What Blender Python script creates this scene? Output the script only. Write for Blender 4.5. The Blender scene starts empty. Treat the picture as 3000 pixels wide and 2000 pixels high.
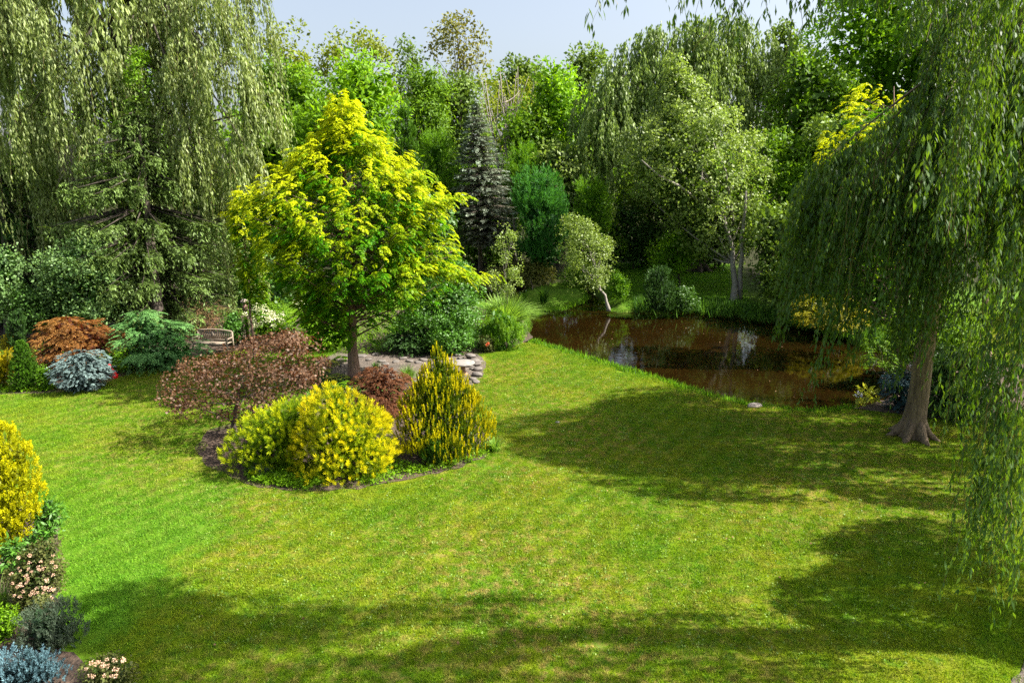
import bpy, math
import numpy as np
from mathutils import Vector

# ------------------------------------------------------------------ camera, sky, sun, exposure
S = bpy.context.scene
CAM_H, PITCH, F = 7.0, math.radians(14.04), 2000.0      # F in photo pixels (3000 wide)
cam = bpy.data.cameras.new("camera"); cam.lens = 24; cam.sensor_width = 36; cam.clip_end = 2000; cam.clip_start = .05
camo = bpy.data.objects.new("camera", cam); S.collection.objects.link(camo)
camo.location = (0, 0, CAM_H); camo.rotation_euler = (math.radians(90) - PITCH, 0, 0)
S.camera = camo
SUN_EL, SUN_AZ = math.radians(47), math.radians(91)      # azimuth clockwise from +Y (the view direction)
W = bpy.data.worlds.new("World"); S.world = W; W.use_nodes = True
nt = W.node_tree; bg = nt.nodes["Background"]
sky = nt.nodes.new("ShaderNodeTexSky"); sky.sky_type = 'NISHITA'; sky.sun_disc = False
sky.sun_elevation = SUN_EL; sky.sun_rotation = SUN_AZ; sky.air_density = 1.0; sky.dust_density = 4.0; sky.ozone_density = 1.2
hz = nt.nodes.new("ShaderNodeHueSaturation"); hz.inputs["Saturation"].default_value = .68      # humid summer air: a pale sky
nt.links.new(sky.outputs[0], hz.inputs["Color"]); nt.links.new(hz.outputs[0], bg.inputs[0]); bg.inputs[1].default_value = 0.092
sun = bpy.data.lights.new("sun", 'SUN'); sun.energy = 5.0; sun.angle = math.radians(.53); sun.color = (1, .95, .86)
suno = bpy.data.objects.new("sun", sun); S.collection.objects.link(suno)
sdir = Vector((math.sin(SUN_AZ) * math.cos(SUN_EL), math.cos(SUN_AZ) * math.cos(SUN_EL), math.sin(SUN_EL)))
suno.rotation_euler = sdir.to_track_quat('Z', 'Y').to_euler(); suno.location = (20, 0, 30)
vs = S.view_settings; vs.view_transform = 'Standard'; vs.look = 'None'; vs.gamma = 1; vs.use_curve_mapping = False
vs.exposure = 1.47
cy = S.cycles; cy.max_bounces = 7; cy.diffuse_bounces = 5; cy.glossy_bounces = 2; cy.transmission_bounces = 4
cy.use_denoising = False; cy.caustics_reflective = False; cy.caustics_refractive = False; cy.sample_clamp_indirect = 4

rng = np.random.default_rng(7)
R = lambda a=0., b=1., n=None: rng.uniform(a, b, n)

# ------------------------------------------------------------------ geometry helpers
cp, sp = math.cos(PITCH), math.sin(PITCH)
def ray(px, py):
    u, v = (px - 1500) / F, (1000 - py) / F
    return np.array([u, cp + v * sp, -sp + v * cp])
def G(px, py, z=0.):                     # the ground point seen at a photo pixel
    d = ray(px, py); t = (z - CAM_H) / d[2]
    return np.array([d[0] * t, d[1] * t, z])
def A(px, py, Y):                        # the point at distance Y seen at a photo pixel
    d = ray(px, py); t = Y / d[1]
    return np.array([d[0] * t, Y, CAM_H + d[2] * t])

def norm(v):
    return v / np.maximum(np.linalg.norm(v, axis=-1, keepdims=True), 1e-9)
def rdir(n):
    return norm(rng.normal(size=(n, 3)))

def link(o, parent=None):
    S.collection.objects.link(o)
    if parent is not None: o.parent = parent
    return o
def mesh(name, V, Fc, m, parent=None, tint=None, tip=None, smooth=False):
    """V (n,3), Fc (m,k) faces of one size or a list of such arrays"""
    me = bpy.data.meshes.new(name)
    V = np.asarray(V, np.float32)
    Fl = Fc if isinstance(Fc, list) else [Fc]
    Fl = [np.asarray(f, np.int32) for f in Fl if len(f)]
    me.vertices.add(len(V)); me.vertices.foreach_set("co", V.ravel())
    nl = sum(f.size for f in Fl); npoly = sum(len(f) for f in Fl)
    me.loops.add(nl); me.loops.foreach_set("vertex_index", np.concatenate([f.ravel() for f in Fl]))
    me.polygons.add(npoly)
    tot = np.concatenate([np.full(len(f), f.shape[1], np.int32) for f in Fl])
    me.polygons.foreach_set("loop_start", np.concatenate([[0], np.cumsum(tot)[:-1]]).astype(np.int32))
    me.polygons.foreach_set("loop_total", tot)
    if smooth: me.polygons.foreach_set("use_smooth", np.ones(npoly, bool))
    for nm, arr in (("tint", tint), ("tip", tip)):
        if arr is not None:
            a = me.attributes.new(nm, 'FLOAT', 'POINT'); a.data.foreach_set("value", np.asarray(arr, np.float32))
    me.update(calc_edges=True)
    me.materials.append(m)
    return link(bpy.data.objects.new(name, me), parent)

def tag(o, label=None, cat=None, group=None, kind=None):
    if label: o["label"] = label
    if cat: o["category"] = cat
    if group: o["group"] = group
    if kind: o["kind"] = kind
    return o
def empty(name, loc, label=None, cat=None, group=None, rz=0):
    o = bpy.data.objects.new(name, None); link(o); o.location = [float(a) for a in loc]; o.rotation_euler = (0, 0, rz)
    o.empty_display_size = .2
    return tag(o, label, cat, group)
def copy_tree(o, parent=None):
    c = o.copy(); S.collection.objects.link(c); c.parent = parent
    for ch in [x for x in S.objects if x.parent == o]: copy_tree(ch, c)
    return c

class MB:                                # collects tubes, boxes, blobs
    def __init__(s): s.V = []; s.Q = []; s.T = []; s.n = 0
    def add(s, V, Q=None, T=None):
        if Q is not None and len(Q): s.Q.append(np.asarray(Q) + s.n)
        if T is not None and len(T): s.T.append(np.asarray(T) + s.n)
        s.V.append(np.asarray(V, float)); s.n += len(V)
    def tube(s, P, r, k=6, rough=0.):
        P = np.asarray(P, float); n = len(P); r = np.broadcast_to(np.asarray(r, float), (n,))
        t = np.gradient(P, axis=0); t = norm(t)
        ref = np.array([0, 0, 1.]) if abs(t[:, 2]).mean() < .9 else np.array([1., 0, 0])
        a = norm(np.cross(t, ref)); b = np.cross(t, a)
        th = np.arange(k) * 2 * math.pi / k
        rr = r[:, None] * (1 + rough * rng.normal(size=(n, k)))
        V = P[:, None] + rr[..., None] * (np.cos(th)[None, :, None] * a[:, None] + np.sin(th)[None, :, None] * b[:, None])
        V = V.reshape(-1, 3)
        i = np.arange(n - 1)[:, None] * k; j = np.arange(k)[None]; j2 = (j + 1) % k
        Q = np.stack([i + j, i + j2, i + k + j2, i + k + j], -1).reshape(-1, 4)
        V = np.vstack([V, P[:1], P[-1:]])
        jj = np.arange(k); c0, c1 = n * k, n * k + 1
        T = np.vstack([np.stack([np.full(k, c0), (jj + 1) % k, jj], 1), np.stack([np.full(k, c1), (n - 1) * k + jj, (n - 1) * k + (jj + 1) % k], 1)])
        s.add(V, Q, T)
    def box(s, c, d, rz=0.):
        x, y, z = np.array(d) / 2.
        V = np.array([[i * x, j * y, k * z] for k in (-1, 1) for j in (-1, 1) for i in (-1, 1)])
        cz, sz = math.cos(rz), math.sin(rz); V = V @ np.array([[cz, sz, 0], [-sz, cz, 0], [0, 0, 1]]) + np.array(c)
        s.add(V, [[0, 2, 3, 1], [4, 5, 7, 6], [0, 1, 5, 4], [2, 6, 7, 3], [0, 4, 6, 2], [1, 3, 7, 5]])
    def build(s, name, m, parent=None, smooth=False, off=(0, 0, 0)):
        Fl = []
        if s.Q: Fl.append(np.vstack(s.Q))
        if s.T: Fl.append(np.vstack(s.T))
        return mesh(name, np.vstack(s.V) - np.array(off), Fl, m, parent, smooth=smooth)

def lathe(prof, k=12):
    th = np.arange(k) * 2 * math.pi / k
    V = np.array([[r * math.cos(t), r * math.sin(t), z] for r, z in prof for t in th])
    n = len(prof); i = np.arange(n - 1)[:, None] * k; j = np.arange(k)[None]; j2 = (j + 1) % k
    Q = np.stack([i + j, i + j2, i + k + j2, i + k + j], -1).reshape(-1, 4)
    V = np.vstack([V, [[0, 0, prof[0][1]], [0, 0, prof[-1][1]]]])
    jj = np.arange(k)
    T = np.vstack([np.stack([np.full(k, n * k), (jj + 1) % k, jj], 1), np.stack([np.full(k, n * k + 1), (n - 1) * k + jj, (n - 1) * k + (jj + 1) % k], 1)])
    return V, Q, T
def rock(rx, ry, rz, seed, n=2):
    import bmesh
    bm = bmesh.new(); bmesh.ops.create_icosphere(bm, subdivisions=n, radius=1)
    V = np.array([v.co[:] for v in bm.verts]); T = np.array([[v.index for v in f.verts] for f in bm.faces]); bm.free()
    g = np.random.default_rng(seed); D = norm(g.normal(size=(9, 3)))
    h = g.uniform(.62, .95, 9)
    for d, hh in zip(D, h):
        s = V @ d; V = V - np.maximum(s - hh, 0)[:, None] * d
    V = V + g.normal(size=V.shape) * .02
    return V * [rx, ry, rz], T

# ------------------------------------------------------------------ leaf engine
def leafq(B, D, N, L, Wd, fold=.18, mid=.45):
    """rhombic folded leaves: base B, direction D, normal N (k,3)"""
    D = norm(D); s = norm(np.cross(D, N)); n = np.cross(s, D)
    L = np.broadcast_to(np.asarray(L, float), (len(B),))[:, None]; Wd = np.broadcast_to(np.asarray(Wd, float), (len(B),))[:, None]
    m = B + D * L * mid + n * Wd * fold
    return np.stack([B, m + s * Wd / 2, B + D * L - n * L * .06, m - s * Wd / 2], 1)
def frames(u, fwd=None):
    """matrices whose z column is u and whose x column follows fwd (or a random roll)"""
    u = norm(u); r = rdir(len(u)) if fwd is None else fwd
    x = norm(r - (r * u).sum(-1, keepdims=True) * u); y = np.cross(u, x)
    return np.stack([x, y, u], -1)
def stamp(protos, P, M, sc):
    """protos list of (k,4,3); returns leaves (n*k,4,3) and instance index"""
    P = np.asarray(P); sc = np.broadcast_to(sc, (len(P),)); out = []; idx = []
    which = rng.integers(len(protos), size=len(P))
    for w, pr in enumerate(protos):
        ii = np.where(which == w)[0]
        if not len(ii): continue
        q = np.einsum('nij,kvj->nkvi', M[ii], pr) * sc[ii, None, None, None] + P[ii, None, None]
        out.append(q.reshape(-1, 4, 3)); idx.append(np.repeat(ii, len(pr)))
    return np.concatenate(out), np.concatenate(idx)
def leafmesh(name, Q, tint, tip, m, parent, off):
    n = len(Q)
    return mesh(name, Q.reshape(-1, 3) - np.asarray(off), np.arange(n * 4).reshape(n, 4), m, parent,
                tint=np.repeat(tint, 4), tip=np.repeat(tip, 4))

def p_cluster(k, rad, L, Wd, flat=.6, out=.9, up=.7, nv=4):
    r = []
    for _ in range(nv):
        d = rdir(k); P = d * rad * rng.random((k, 1)) ** .45 * [1, 1, flat]
        D = norm(d * out + rdir(k) * .8); N = norm(rdir(k) * (1 - up) + [0, 0, up] + d * .25)
        r.append(leafq(P, D, N, L * R(.7, 1.2, k), Wd * R(.7, 1.2, k)))
    return r
def p_feather(k, ln, L, Wd, droop=.3, nv=4, hang=0.):
    """a flat spray along +x, arching down, with paired leaflets"""
    r = []
    for _ in range(nv):
        t = np.sort(R(0, 1, k)); sgn = np.where(np.arange(k) % 2, 1., -1.)
        P = np.stack([t * ln, R(-.04, .04, k) * ln, -droop * ln * t ** 2], 1)
        D = np.stack([.55 + .3 * t, sgn * (1 - .5 * t), -hang - droop * t + R(-.2, .2, k)], 1)
        N = np.array([[0, 0, 1.]]) + rng.normal(size=(k, 3)) * .3
        r.append(leafq(P, D, N, L * (1.1 - .5 * t), Wd))
    return r
def p_spike(k, ln, L, Wd, spread=.8, nv=4):
    """needles round an axis along +z"""
    r = []
    for _ in range(nv):
        t = R(0, 1, k); a = R(0, 6.28, k); rad = np.stack([np.cos(a), np.sin(a), 0 * a], 1)
        P = np.stack([0 * t, 0 * t, t * ln], 1) + rad * .02 * ln
        D = rad * spread * (1.1 - .7 * t)[:, None] + [0, 0, .8]
        r.append(leafq(P, D, rdir(k), L * R(.8, 1.2, k), Wd))
    return r
def p_hang(k, ln, L, Wd, nv=4):
    """a drooping twig along -z"""
    r = []
    for _ in range(nv):
        t = R(0, 1, k); a = R(0, 6.28, k); rad = np.stack([np.cos(a), np.sin(a), 0 * a], 1)
        P = np.stack([0 * t, 0 * t, -t * ln], 1); D = rad * .7 + [0, 0, -.9]
        r.append(leafq(P, D, rdir(k), L * R(.8, 1.2, k), Wd))
    return r

def lumps(P, f, seed):
    g = np.random.default_rng(seed); s = np.zeros(len(P))
    for _ in range(4):
        k = norm(g.normal(size=(1, 3)))[0] * f * g.uniform(.7, 1.6); s += np.sin(P @ k + g.uniform(0, 6.28))
    return s / 4

class Prof:
    """a crown outline: (photo y, left x, right x) rows at distance Y"""
    def __init__(s, rows, Y):
        s.Y = Y; z = []; c = []; r = []
        for py, xl, xr in rows:
            a, b = A(xl, py, Y), A(xr, py, Y); z.append(a[2]); c.append((a[0] + b[0]) / 2); r.append((b[0] - a[0]) / 2)
        o = np.argsort(z); s.z = np.array(z)[o]; s.c = np.array(c)[o]; s.r = np.array(r)[o]
        if s.z[0] < 0: s.z = np.maximum(s.z, 0.02) + np.arange(len(s.z)) * 1e-4
        s.h = s.z[-1] - s.z[0]; s.area = float(((s.r[1:] + s.r[:-1]) * np.diff(s.z)).sum()); s.rm = s.area / s.h / 2
    def at(s, z): return np.interp(z, s.z, s.c), np.interp(z, s.z, s.r)
    def sample(s, n, lo=.55, dep=.9, zb=1.):
        zz = np.linspace(s.z[0], s.z[-1], 200); w = np.interp(zz, s.z, s.r) ** .9 + .02 * s.rm; cdf = np.cumsum(w); cdf /= cdf[-1]
        z = np.interp(R(0, 1, n) ** zb, cdf, zz); c, r = s.at(z); th = R(0, 6.283, n); rho = R(lo ** 2, 1, n) ** .5
        off = np.stack([np.cos(th) * rho * r, np.sin(th) * rho * r * dep, 0 * z], 1)
        return np.stack([c, np.full(n, s.Y), z], 1) + off, off

def lobes_crown(pr, protos, csize, nclus, nlobe, lobe=.35, fill=.35, upb=.5, flat=.75, dep=.9, sparse=0.):
    """clusters on lobes inside the outline plus loose fill; returns leaves, per-leaf cluster data"""
    lc, lo = pr.sample(nlobe, .1, dep)
    _, rr = pr.at(lc[:, 2]); lr = np.clip(lobe * pr.rm * R(.6, 1.35, nlobe), .05, None)
    rad = np.hypot(lo[:, 0], lo[:, 1] / dep) + 1e-6; lim = np.maximum(rr - lr * .75, 0) / rad
    lc[:, :2] -= lo[:, :2] * (1 - np.minimum(lim, 1))[:, None]
    lc[:, 2] = np.clip(lc[:, 2], pr.z[0] + lr * .3, pr.z[-1] - lr * .5 * flat)
    n1 = int(nclus * (1 - fill)); w = lr ** 2; li = rng.choice(nlobe, n1, p=w / w.sum())
    cx = np.array([pr.at(z)[0] for z in lc[:, 2]]); outw = norm(np.stack([lc[:, 0] - cx, lc[:, 1] - pr.Y, 0 * cx], 1) + 1e-6)
    d = norm(rdir(n1) + outw[li] * .45 + [0, 0, upb])
    P1 = lc[li] + d * lr[li][:, None] * [1, 1, flat] * R(.75, 1.08, (n1, 1))
    P2, o2 = pr.sample(nclus - n1, .5, dep); d2 = norm(o2 + [0, 0, .4 * pr.rm])
    P = np.vstack([P1, P2]); U = np.vstack([d, d2])
    keep = P[:, 2] > .04
    P, U = P[keep], U[keep]
    h = (P[:, 2] - pr.z[0]) / pr.h
    return P, U, h, (lc, lr)

def limbs(mb, pr, base, lc, r0, nl, start=.25, k=7, lean=(0, 0), top=.85, wig=.04, flare=1.5):
    """trunk along the crown axis and curved limbs out to lobe centres; photo-true base"""
    zt = pr.z[0] + pr.h * top; n = 12; t = np.linspace(0, 1, n); z = base[2] + (zt - base[2]) * t
    cx = np.interp(z, np.r_[base[2] - .01, pr.z + 1e-3], np.r_[base[0], pr.c]); cx = base[0] + (cx - base[0]) * t ** .8
    yy = base[1] + (pr.Y - base[1]) * t
    P = np.stack([cx, yy, z], 1); P[1:-1, :2] += rng.normal(size=(n - 2, 2)) * wig * pr.rm * .5
    rad = r0 * (1 - .88 * t) ** 1; rad[0] *= flare
    P = np.vstack([P[:1] - [0, 0, .15], P]); rad = np.r_[rad[0] * 1.15, rad]
    mb.tube(P, rad, k=10, rough=.03)
    ids = rng.permutation(len(lc))[:nl]
    for i in ids:
        e = lc[i]; tt = np.clip((e[2] - base[2]) / (zt - base[2]) - R(.15, .4), start, .95)
        q = tt * (n - 1) + 1; a = np.array([np.interp(q, np.arange(n + 1), P[:, j]) for j in range(3)]); ra = np.interp(q, np.arange(n + 1), rad) * .5
        m = (a + e) / 2 + [0, 0, -.08 * np.linalg.norm(e - a)] + rng.normal(size=3) * .05 * pr.rm
        s = np.linspace(0, 1, 6)[:, None]; C = a * (1 - s) ** 2 + 2 * m * s * (1 - s) + e * s ** 2
        mb.tube(C, np.maximum(ra * (1 - .85 * s[:, 0]), .006), k=5)

# ------------------------------------------------------------------ materials
def ncol(c): return (c[0], c[1], c[2], 1)
def newmat(name):
    m = bpy.data.materials.new(name); m.use_nodes = True; n = m.node_tree; p = n.nodes["Principled BSDF"]
    return m, n, p
def ramp(n, stops, fac):
    r = n.nodes.new("ShaderNodeValToRGB"); e = r.color_ramp.elements
    while len(e) < len(stops): e.new(.5)
    for el, (pos, c) in zip(e, stops): el.position = pos; el.color = ncol(c)
    n.links.new(fac, r.inputs[0]); return r.outputs[0]
def attr(n, nm):
    a = n.nodes.new("ShaderNodeAttribute"); a.attribute_name = nm; return a.outputs["Fac"]
def mix(n, a, b, fac, mode='MIX'):
    x = n.nodes.new("ShaderNodeMix"); x.data_type = 'RGBA'; x.blend_type = mode
    for sck, v in ((x.inputs[0], fac), (x.inputs[6], a), (x.inputs[7], b)):
        if isinstance(v, (tuple, list)): sck.default_value = ncol(v)
        elif isinstance(v, (int, float)): sck.default_value = v
        else: n.links.new(v, sck)
    return x.outputs[2]
def noise(n, scale, detail=3, rough=.5, vec=None, dist=0):
    t = n.nodes.new("ShaderNodeTexNoise"); t.inputs["Scale"].default_value = scale; t.inputs["Detail"].default_value = detail
    t.inputs["Roughness"].default_value = rough; t.inputs["Distortion"].default_value = dist
    if vec is not None: n.links.new(vec, t.inputs["Vector"])
    return t.outputs["Fac"]
def bump(n, h, p, strength, dist=.02):
    b = n.nodes.new("ShaderNodeBump"); b.inputs["Strength"].default_value = strength; b.inputs["Distance"].default_value = dist
    n.links.new(h, b.inputs["Height"]); n.links.new(b.outputs[0], p.inputs["Normal"])

_lm = {}
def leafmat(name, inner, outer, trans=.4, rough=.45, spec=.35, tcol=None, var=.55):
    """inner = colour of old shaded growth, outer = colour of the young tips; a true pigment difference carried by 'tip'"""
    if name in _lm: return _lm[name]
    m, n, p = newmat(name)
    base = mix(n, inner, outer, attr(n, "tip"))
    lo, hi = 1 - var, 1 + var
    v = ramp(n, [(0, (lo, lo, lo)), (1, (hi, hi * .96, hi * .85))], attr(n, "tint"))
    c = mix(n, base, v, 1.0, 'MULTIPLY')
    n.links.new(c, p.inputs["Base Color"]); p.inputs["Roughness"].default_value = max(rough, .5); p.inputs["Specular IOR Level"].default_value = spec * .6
    t = n.nodes.new("ShaderNodeBsdfTranslucent"); tc = tcol or (1.35, 1.3, .5)
    n.links.new(mix(n, c, tc, 1.0, 'MULTIPLY'), t.inputs[0])
    ms = n.nodes.new("ShaderNodeMixShader"); ms.inputs[0].default_value = trans
    n.links.new(p.outputs[0], ms.inputs[1]); n.links.new(t.outputs[0], ms.inputs[2])
    n.links.new(ms.outputs[0], n.nodes["Material Output"].inputs[0])
    _lm[name] = m; return m
def barkmat(name, a, b, scale=6, stretch=.15, bs=.6):
    m, n, p = newmat(name); tc = n.nodes.new("ShaderNodeTexCoord"); mp = n.nodes.new("ShaderNodeMapping"); mp.inputs["Scale"].default_value = (1, 1, stretch)
    n.links.new(tc.outputs["Object"], mp.inputs[0]); f = noise(n, scale * 4, 5, .65, mp.outputs[0], .4)
    n.links.new(ramp(n, [(.3, a), (.7, b)], f), p.inputs["Base Color"]); p.inputs["Roughness"].default_value = .9; bump(n, f, p, bs, .03)
    return m
def plain(name, a, b, scale=8, rough=.7, bs=.2, metal=0):
    m, n, p = newmat(name); f = noise(n, scale, 5, .6)
    tc = n.nodes.new("ShaderNodeTexCoord"); n.links.new(tc.outputs["Object"], n.nodes[f.node.name].inputs["Vector"])
    n.links.new(ramp(n, [(.3, a), (.7, b)], f), p.inputs["Base Color"]); p.inputs["Roughness"].default_value = rough; p.inputs["Metallic"].default_value = metal
    bump(n, f, p, bs, .01); return m

BARK = barkmat("bark_grey_brown", (.06, .045, .035), (.20, .155, .12))
BARKR = barkmat("bark_redwood", (.09, .05, .035), (.27, .17, .12), 5, .08)
BARKW = barkmat("bark_willow", (.05, .033, .02), (.25, .18, .11), 4, .10, 1.0)
BARKD = barkmat("bark_dark", (.03, .022, .018), (.09, .07, .05))
BIRCH = barkmat("bark_birch", (.09, .07, .06), (.44, .40, .34), 3, 2.5, .3)
DEADW = barkmat("bark_dead_pale", (.18, .14, .12), (.42, .36, .32), 5, .1, .3)

def lawncol(n):
    """colour of the mown turf: fresh, yellowed and tan patches, faint mower stripes; shared by soil sheet and blades"""
    g = n.nodes.new("ShaderNodeNewGeometry"); pos = g.outputs["Position"]
    f1 = noise(n, .55, 5, .62, pos, .3); f2 = noise(n, 5.0, 5, .65, pos); f3 = noise(n, .16, 2, .5, pos)
    base = ramp(n, [(.30, (.125, .265, .006)), (.48, (.18, .29, .008)), (.66, (.255, .31, .014))], f1)
    tan = ramp(n, [(.46, (0, 0, 0)), (.62, (1, 1, 1))], f2)
    pat = n.nodes.new("ShaderNodeMath"); pat.operation = 'MULTIPLY'; n.links.new(tan, pat.inputs[0])
    n.links.new(ramp(n, [(.36, (.05, .05, .05)), (.56, (.72, .72, .72))], f3), pat.inputs[1])
    c = mix(n, base, (.42, .30, .12), pat.outputs[0])
    grn = ramp(n, [(.52, (0, 0, 0)), (.66, (.55, .55, .55))], noise(n, 4.5, 4, .65, pos, .5))
    c = mix(n, c, (.10, .27, .02), grn)
    w = n.nodes.new("ShaderNodeTexWave"); w.wave_type = 'BANDS'; w.bands_direction = 'X'; w.inputs["Scale"].default_value = .55
    w.inputs["Distortion"].default_value = .5; w.inputs["Detail Scale"].default_value = .3
    mp = n.nodes.new("ShaderNodeMapping"); mp.inputs["Rotation"].default_value = (0, 0, .62); n.links.new(pos, mp.inputs[0]); n.links.new(mp.outputs[0], w.inputs[0])
    s = ramp(n, [(.35, (.92, .94, .9)), (.65, (1.08, 1.06, 1.1))], w.outputs["Fac"])
    c = mix(n, c, s, 1.0, 'MULTIPLY')
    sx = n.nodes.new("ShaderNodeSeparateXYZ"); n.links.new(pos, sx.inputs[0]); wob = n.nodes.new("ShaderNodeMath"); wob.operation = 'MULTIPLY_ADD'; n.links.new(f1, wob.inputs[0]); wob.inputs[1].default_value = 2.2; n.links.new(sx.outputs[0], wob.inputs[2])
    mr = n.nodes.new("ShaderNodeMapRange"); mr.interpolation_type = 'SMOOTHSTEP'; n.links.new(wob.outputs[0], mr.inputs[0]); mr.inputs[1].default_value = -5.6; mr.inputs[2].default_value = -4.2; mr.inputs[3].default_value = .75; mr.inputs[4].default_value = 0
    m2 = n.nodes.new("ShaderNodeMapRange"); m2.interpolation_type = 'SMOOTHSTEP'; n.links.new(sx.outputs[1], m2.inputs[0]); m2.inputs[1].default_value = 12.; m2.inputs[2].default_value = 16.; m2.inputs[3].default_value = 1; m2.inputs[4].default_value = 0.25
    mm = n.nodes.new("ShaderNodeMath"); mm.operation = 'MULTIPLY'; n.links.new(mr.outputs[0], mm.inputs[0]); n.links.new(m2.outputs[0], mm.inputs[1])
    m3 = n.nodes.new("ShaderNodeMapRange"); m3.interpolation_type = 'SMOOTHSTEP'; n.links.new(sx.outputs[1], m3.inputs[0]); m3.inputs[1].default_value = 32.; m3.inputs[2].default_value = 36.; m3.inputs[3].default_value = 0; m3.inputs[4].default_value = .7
    c = mix(n, c, (.10, .27, .02), m3.outputs[0])      # shade on the turf beyond the pond, painted in as deeper green
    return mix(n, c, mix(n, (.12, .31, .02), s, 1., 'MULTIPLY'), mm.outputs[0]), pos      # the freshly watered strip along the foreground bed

def m_lawn():
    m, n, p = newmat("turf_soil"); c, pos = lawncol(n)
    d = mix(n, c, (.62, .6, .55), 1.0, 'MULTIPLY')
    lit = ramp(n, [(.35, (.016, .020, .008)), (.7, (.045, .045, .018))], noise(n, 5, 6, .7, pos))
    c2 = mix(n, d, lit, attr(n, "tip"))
    f = noise(n, 38, 5, .75, pos)
    c3 = mix(n, c2, ramp(n, [(.3, (.55, .6, .5)), (.7, (1.35, 1.3, 1.3))], f), 1.0, 'MULTIPLY')
    n.links.new(c3, p.inputs["Base Color"]); p.inputs["Roughness"].default_value = .95; p.inputs["Specular IOR Level"].default_value = .1
    bump(n, f, p, .8, .03); return m
def m_blade():
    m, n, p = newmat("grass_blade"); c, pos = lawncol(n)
    oi = n.nodes.new("ShaderNodeNewGeometry")
    v = ramp(n, [(0, (.35, .45, .35)), (.85, (1.3, 1.25, 1.0)), (1, (2., 1.8, 2.))], oi.outputs["Random Per Island"])
    c = mix(n, c, v, 1.0, 'MULTIPLY'); n.links.new(c, p.inputs["Base Color"]); p.inputs["Roughness"].default_value = .6; p.inputs["Specular IOR Level"].default_value = .2
    t = n.nodes.new("ShaderNodeBsdfTranslucent"); n.links.new(mix(n, c, (1.2, 1.3, .6), 1.0, 'MULTIPLY'), t.inputs[0])
    ms = n.nodes.new("ShaderNodeMixShader"); ms.inputs[0].default_value = .35
    n.links.new(p.outputs[0], ms.inputs[1]); n.links.new(t.outputs[0], ms.inputs[2]); n.links.new(ms.outputs[0], n.nodes["Material Output"].inputs[0])
    return m
def m_mulch(name, a, b, sc=22):
    m, n, p = newmat(name); g = n.nodes.new("ShaderNodeNewGeometry"); v = n.nodes.new("ShaderNodeTexVoronoi"); v.inputs["Scale"].default_value = sc
    n.links.new(g.outputs["Position"], v.inputs["Vector"]); c = ramp(n, [(0, a), (1, b)], v.outputs["Color"])
    n.links.new(mix(n, c, ramp(n, [(.3, (.6, .6, .6)), (.7, (1.2, 1.15, 1.1))], noise(n, 1.5, 4, .6, g.outputs["Position"])), 1., 'MULTIPLY'), p.inputs["Base Color"])
    p.inputs["Roughness"].default_value = .95; bump(n, v.outputs["Distance"], p, .7, .03); return m
def m_water():
    m, n, p = newmat("pond_water"); g = n.nodes.new("ShaderNodeNewGeometry")
    n.links.new(ramp(n, [(.3, (.0075, .0038, .0008)), (.7, (.013, .0064, .0012))], noise(n, .4, 3, .5, g.outputs["Position"])), p.inputs["Base Color"])
    p.inputs["Roughness"].default_value = .02; p.inputs["IOR"].default_value = 1.36; p.inputs["Specular IOR Level"].default_value = .75
    bump(n, noise(n, 3.2, 3, .55, g.outputs["Position"]), p, .05, .06); return m

# ------------------------------------------------------------------ ground, pond, beds
WZ = -.32
def poly(px, z=0.): return np.array([G(a, b, z)[:2] for a, b in px])
POND = poly([(1545, 1010), (1620, 1036), (1700, 1060), (1800, 1090), (1900, 1122), (2000, 1154), (2100, 1184), (2200, 1206), (2300, 1218), (2400, 1224), (2470, 1214),
             (2560, 1201), (2660, 1165), (2740, 1110), (2700, 1050), (2560, 1000), (2400, 966), (2300, 950), (2150, 925), (2000, 908), (1860, 914), (1800, 918),
             (1778, 893), (1740, 865), (1700, 848), (1600, 838), (1500, 845), (1380, 850), (1370, 885), (1490, 905), (1535, 945)], WZ)
def inside(P, poly_):
    x, y = P[:, 0], P[:, 1]; c = np.zeros(len(P), bool); n = len(poly_)
    for i in range(n):
        x1, y1 = poly_[i]; x2, y2 = poly_[(i + 1) % n]
        if y1 == y2: continue
        c ^= ((y1 > y) != (y2 > y)) & (x < (x2 - x1) * (y - y1) / (y2 - y1) + x1)
    return c
def sdist(P, poly_):
    d = np.full(len(P), 1e9); n = len(poly_)
    for i in range(n):
        a, b = poly_[i], poly_[(i + 1) % n]; ab = b - a; t = np.clip(((P - a) @ ab) / (ab @ ab), 0, 1)
        d = np.minimum(d, np.linalg.norm(P - a - t[:, None] * ab, axis=1))
    return np.where(inside(P, poly_), -d, d)
def rough_poly(pl, step=.25, amp=.06, seed=1):
    g = np.random.default_rng(seed); out = []
    for i in range(len(pl)):
        a, b = pl[i], pl[(i + 1) % len(pl)]; k = max(1, int(np.linalg.norm(b - a) / step))
        for j in range(k): out.append(a + (b - a) * j / k + g.normal(size=2) * amp * .5)
    return np.array(out)
PONDR = rough_poly(POND, .5, .12, 3)
def ground_z(P):
    d = sdist(P, PONDR); s = np.clip((d + .9) / 1.5, 0, 1)
    z = np.where(d > .6, 0, -1.1 + 1.1 * s * s * (3 - 2 * s))
    far = np.clip((P[:, 1] - 60) / 60, 0, 1); return z + far * far * 9
xs = np.r_[-500, -300, -180, -110, -70, -50, np.arange(-32, 32, .36), 38, 45, 60, 90, 150, 260, 500]
ys = np.r_[-60, -20, 0, 4, np.arange(6, 56, .33), np.arange(57, 70, 1.), 75, 85, 95, 110, 130, 160, 230, 400, 900]
gx, gy = np.meshgrid(xs, ys); GP = np.stack([gx.ravel(), gy.ravel()], 1)
gz = ground_z(GP)
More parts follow.
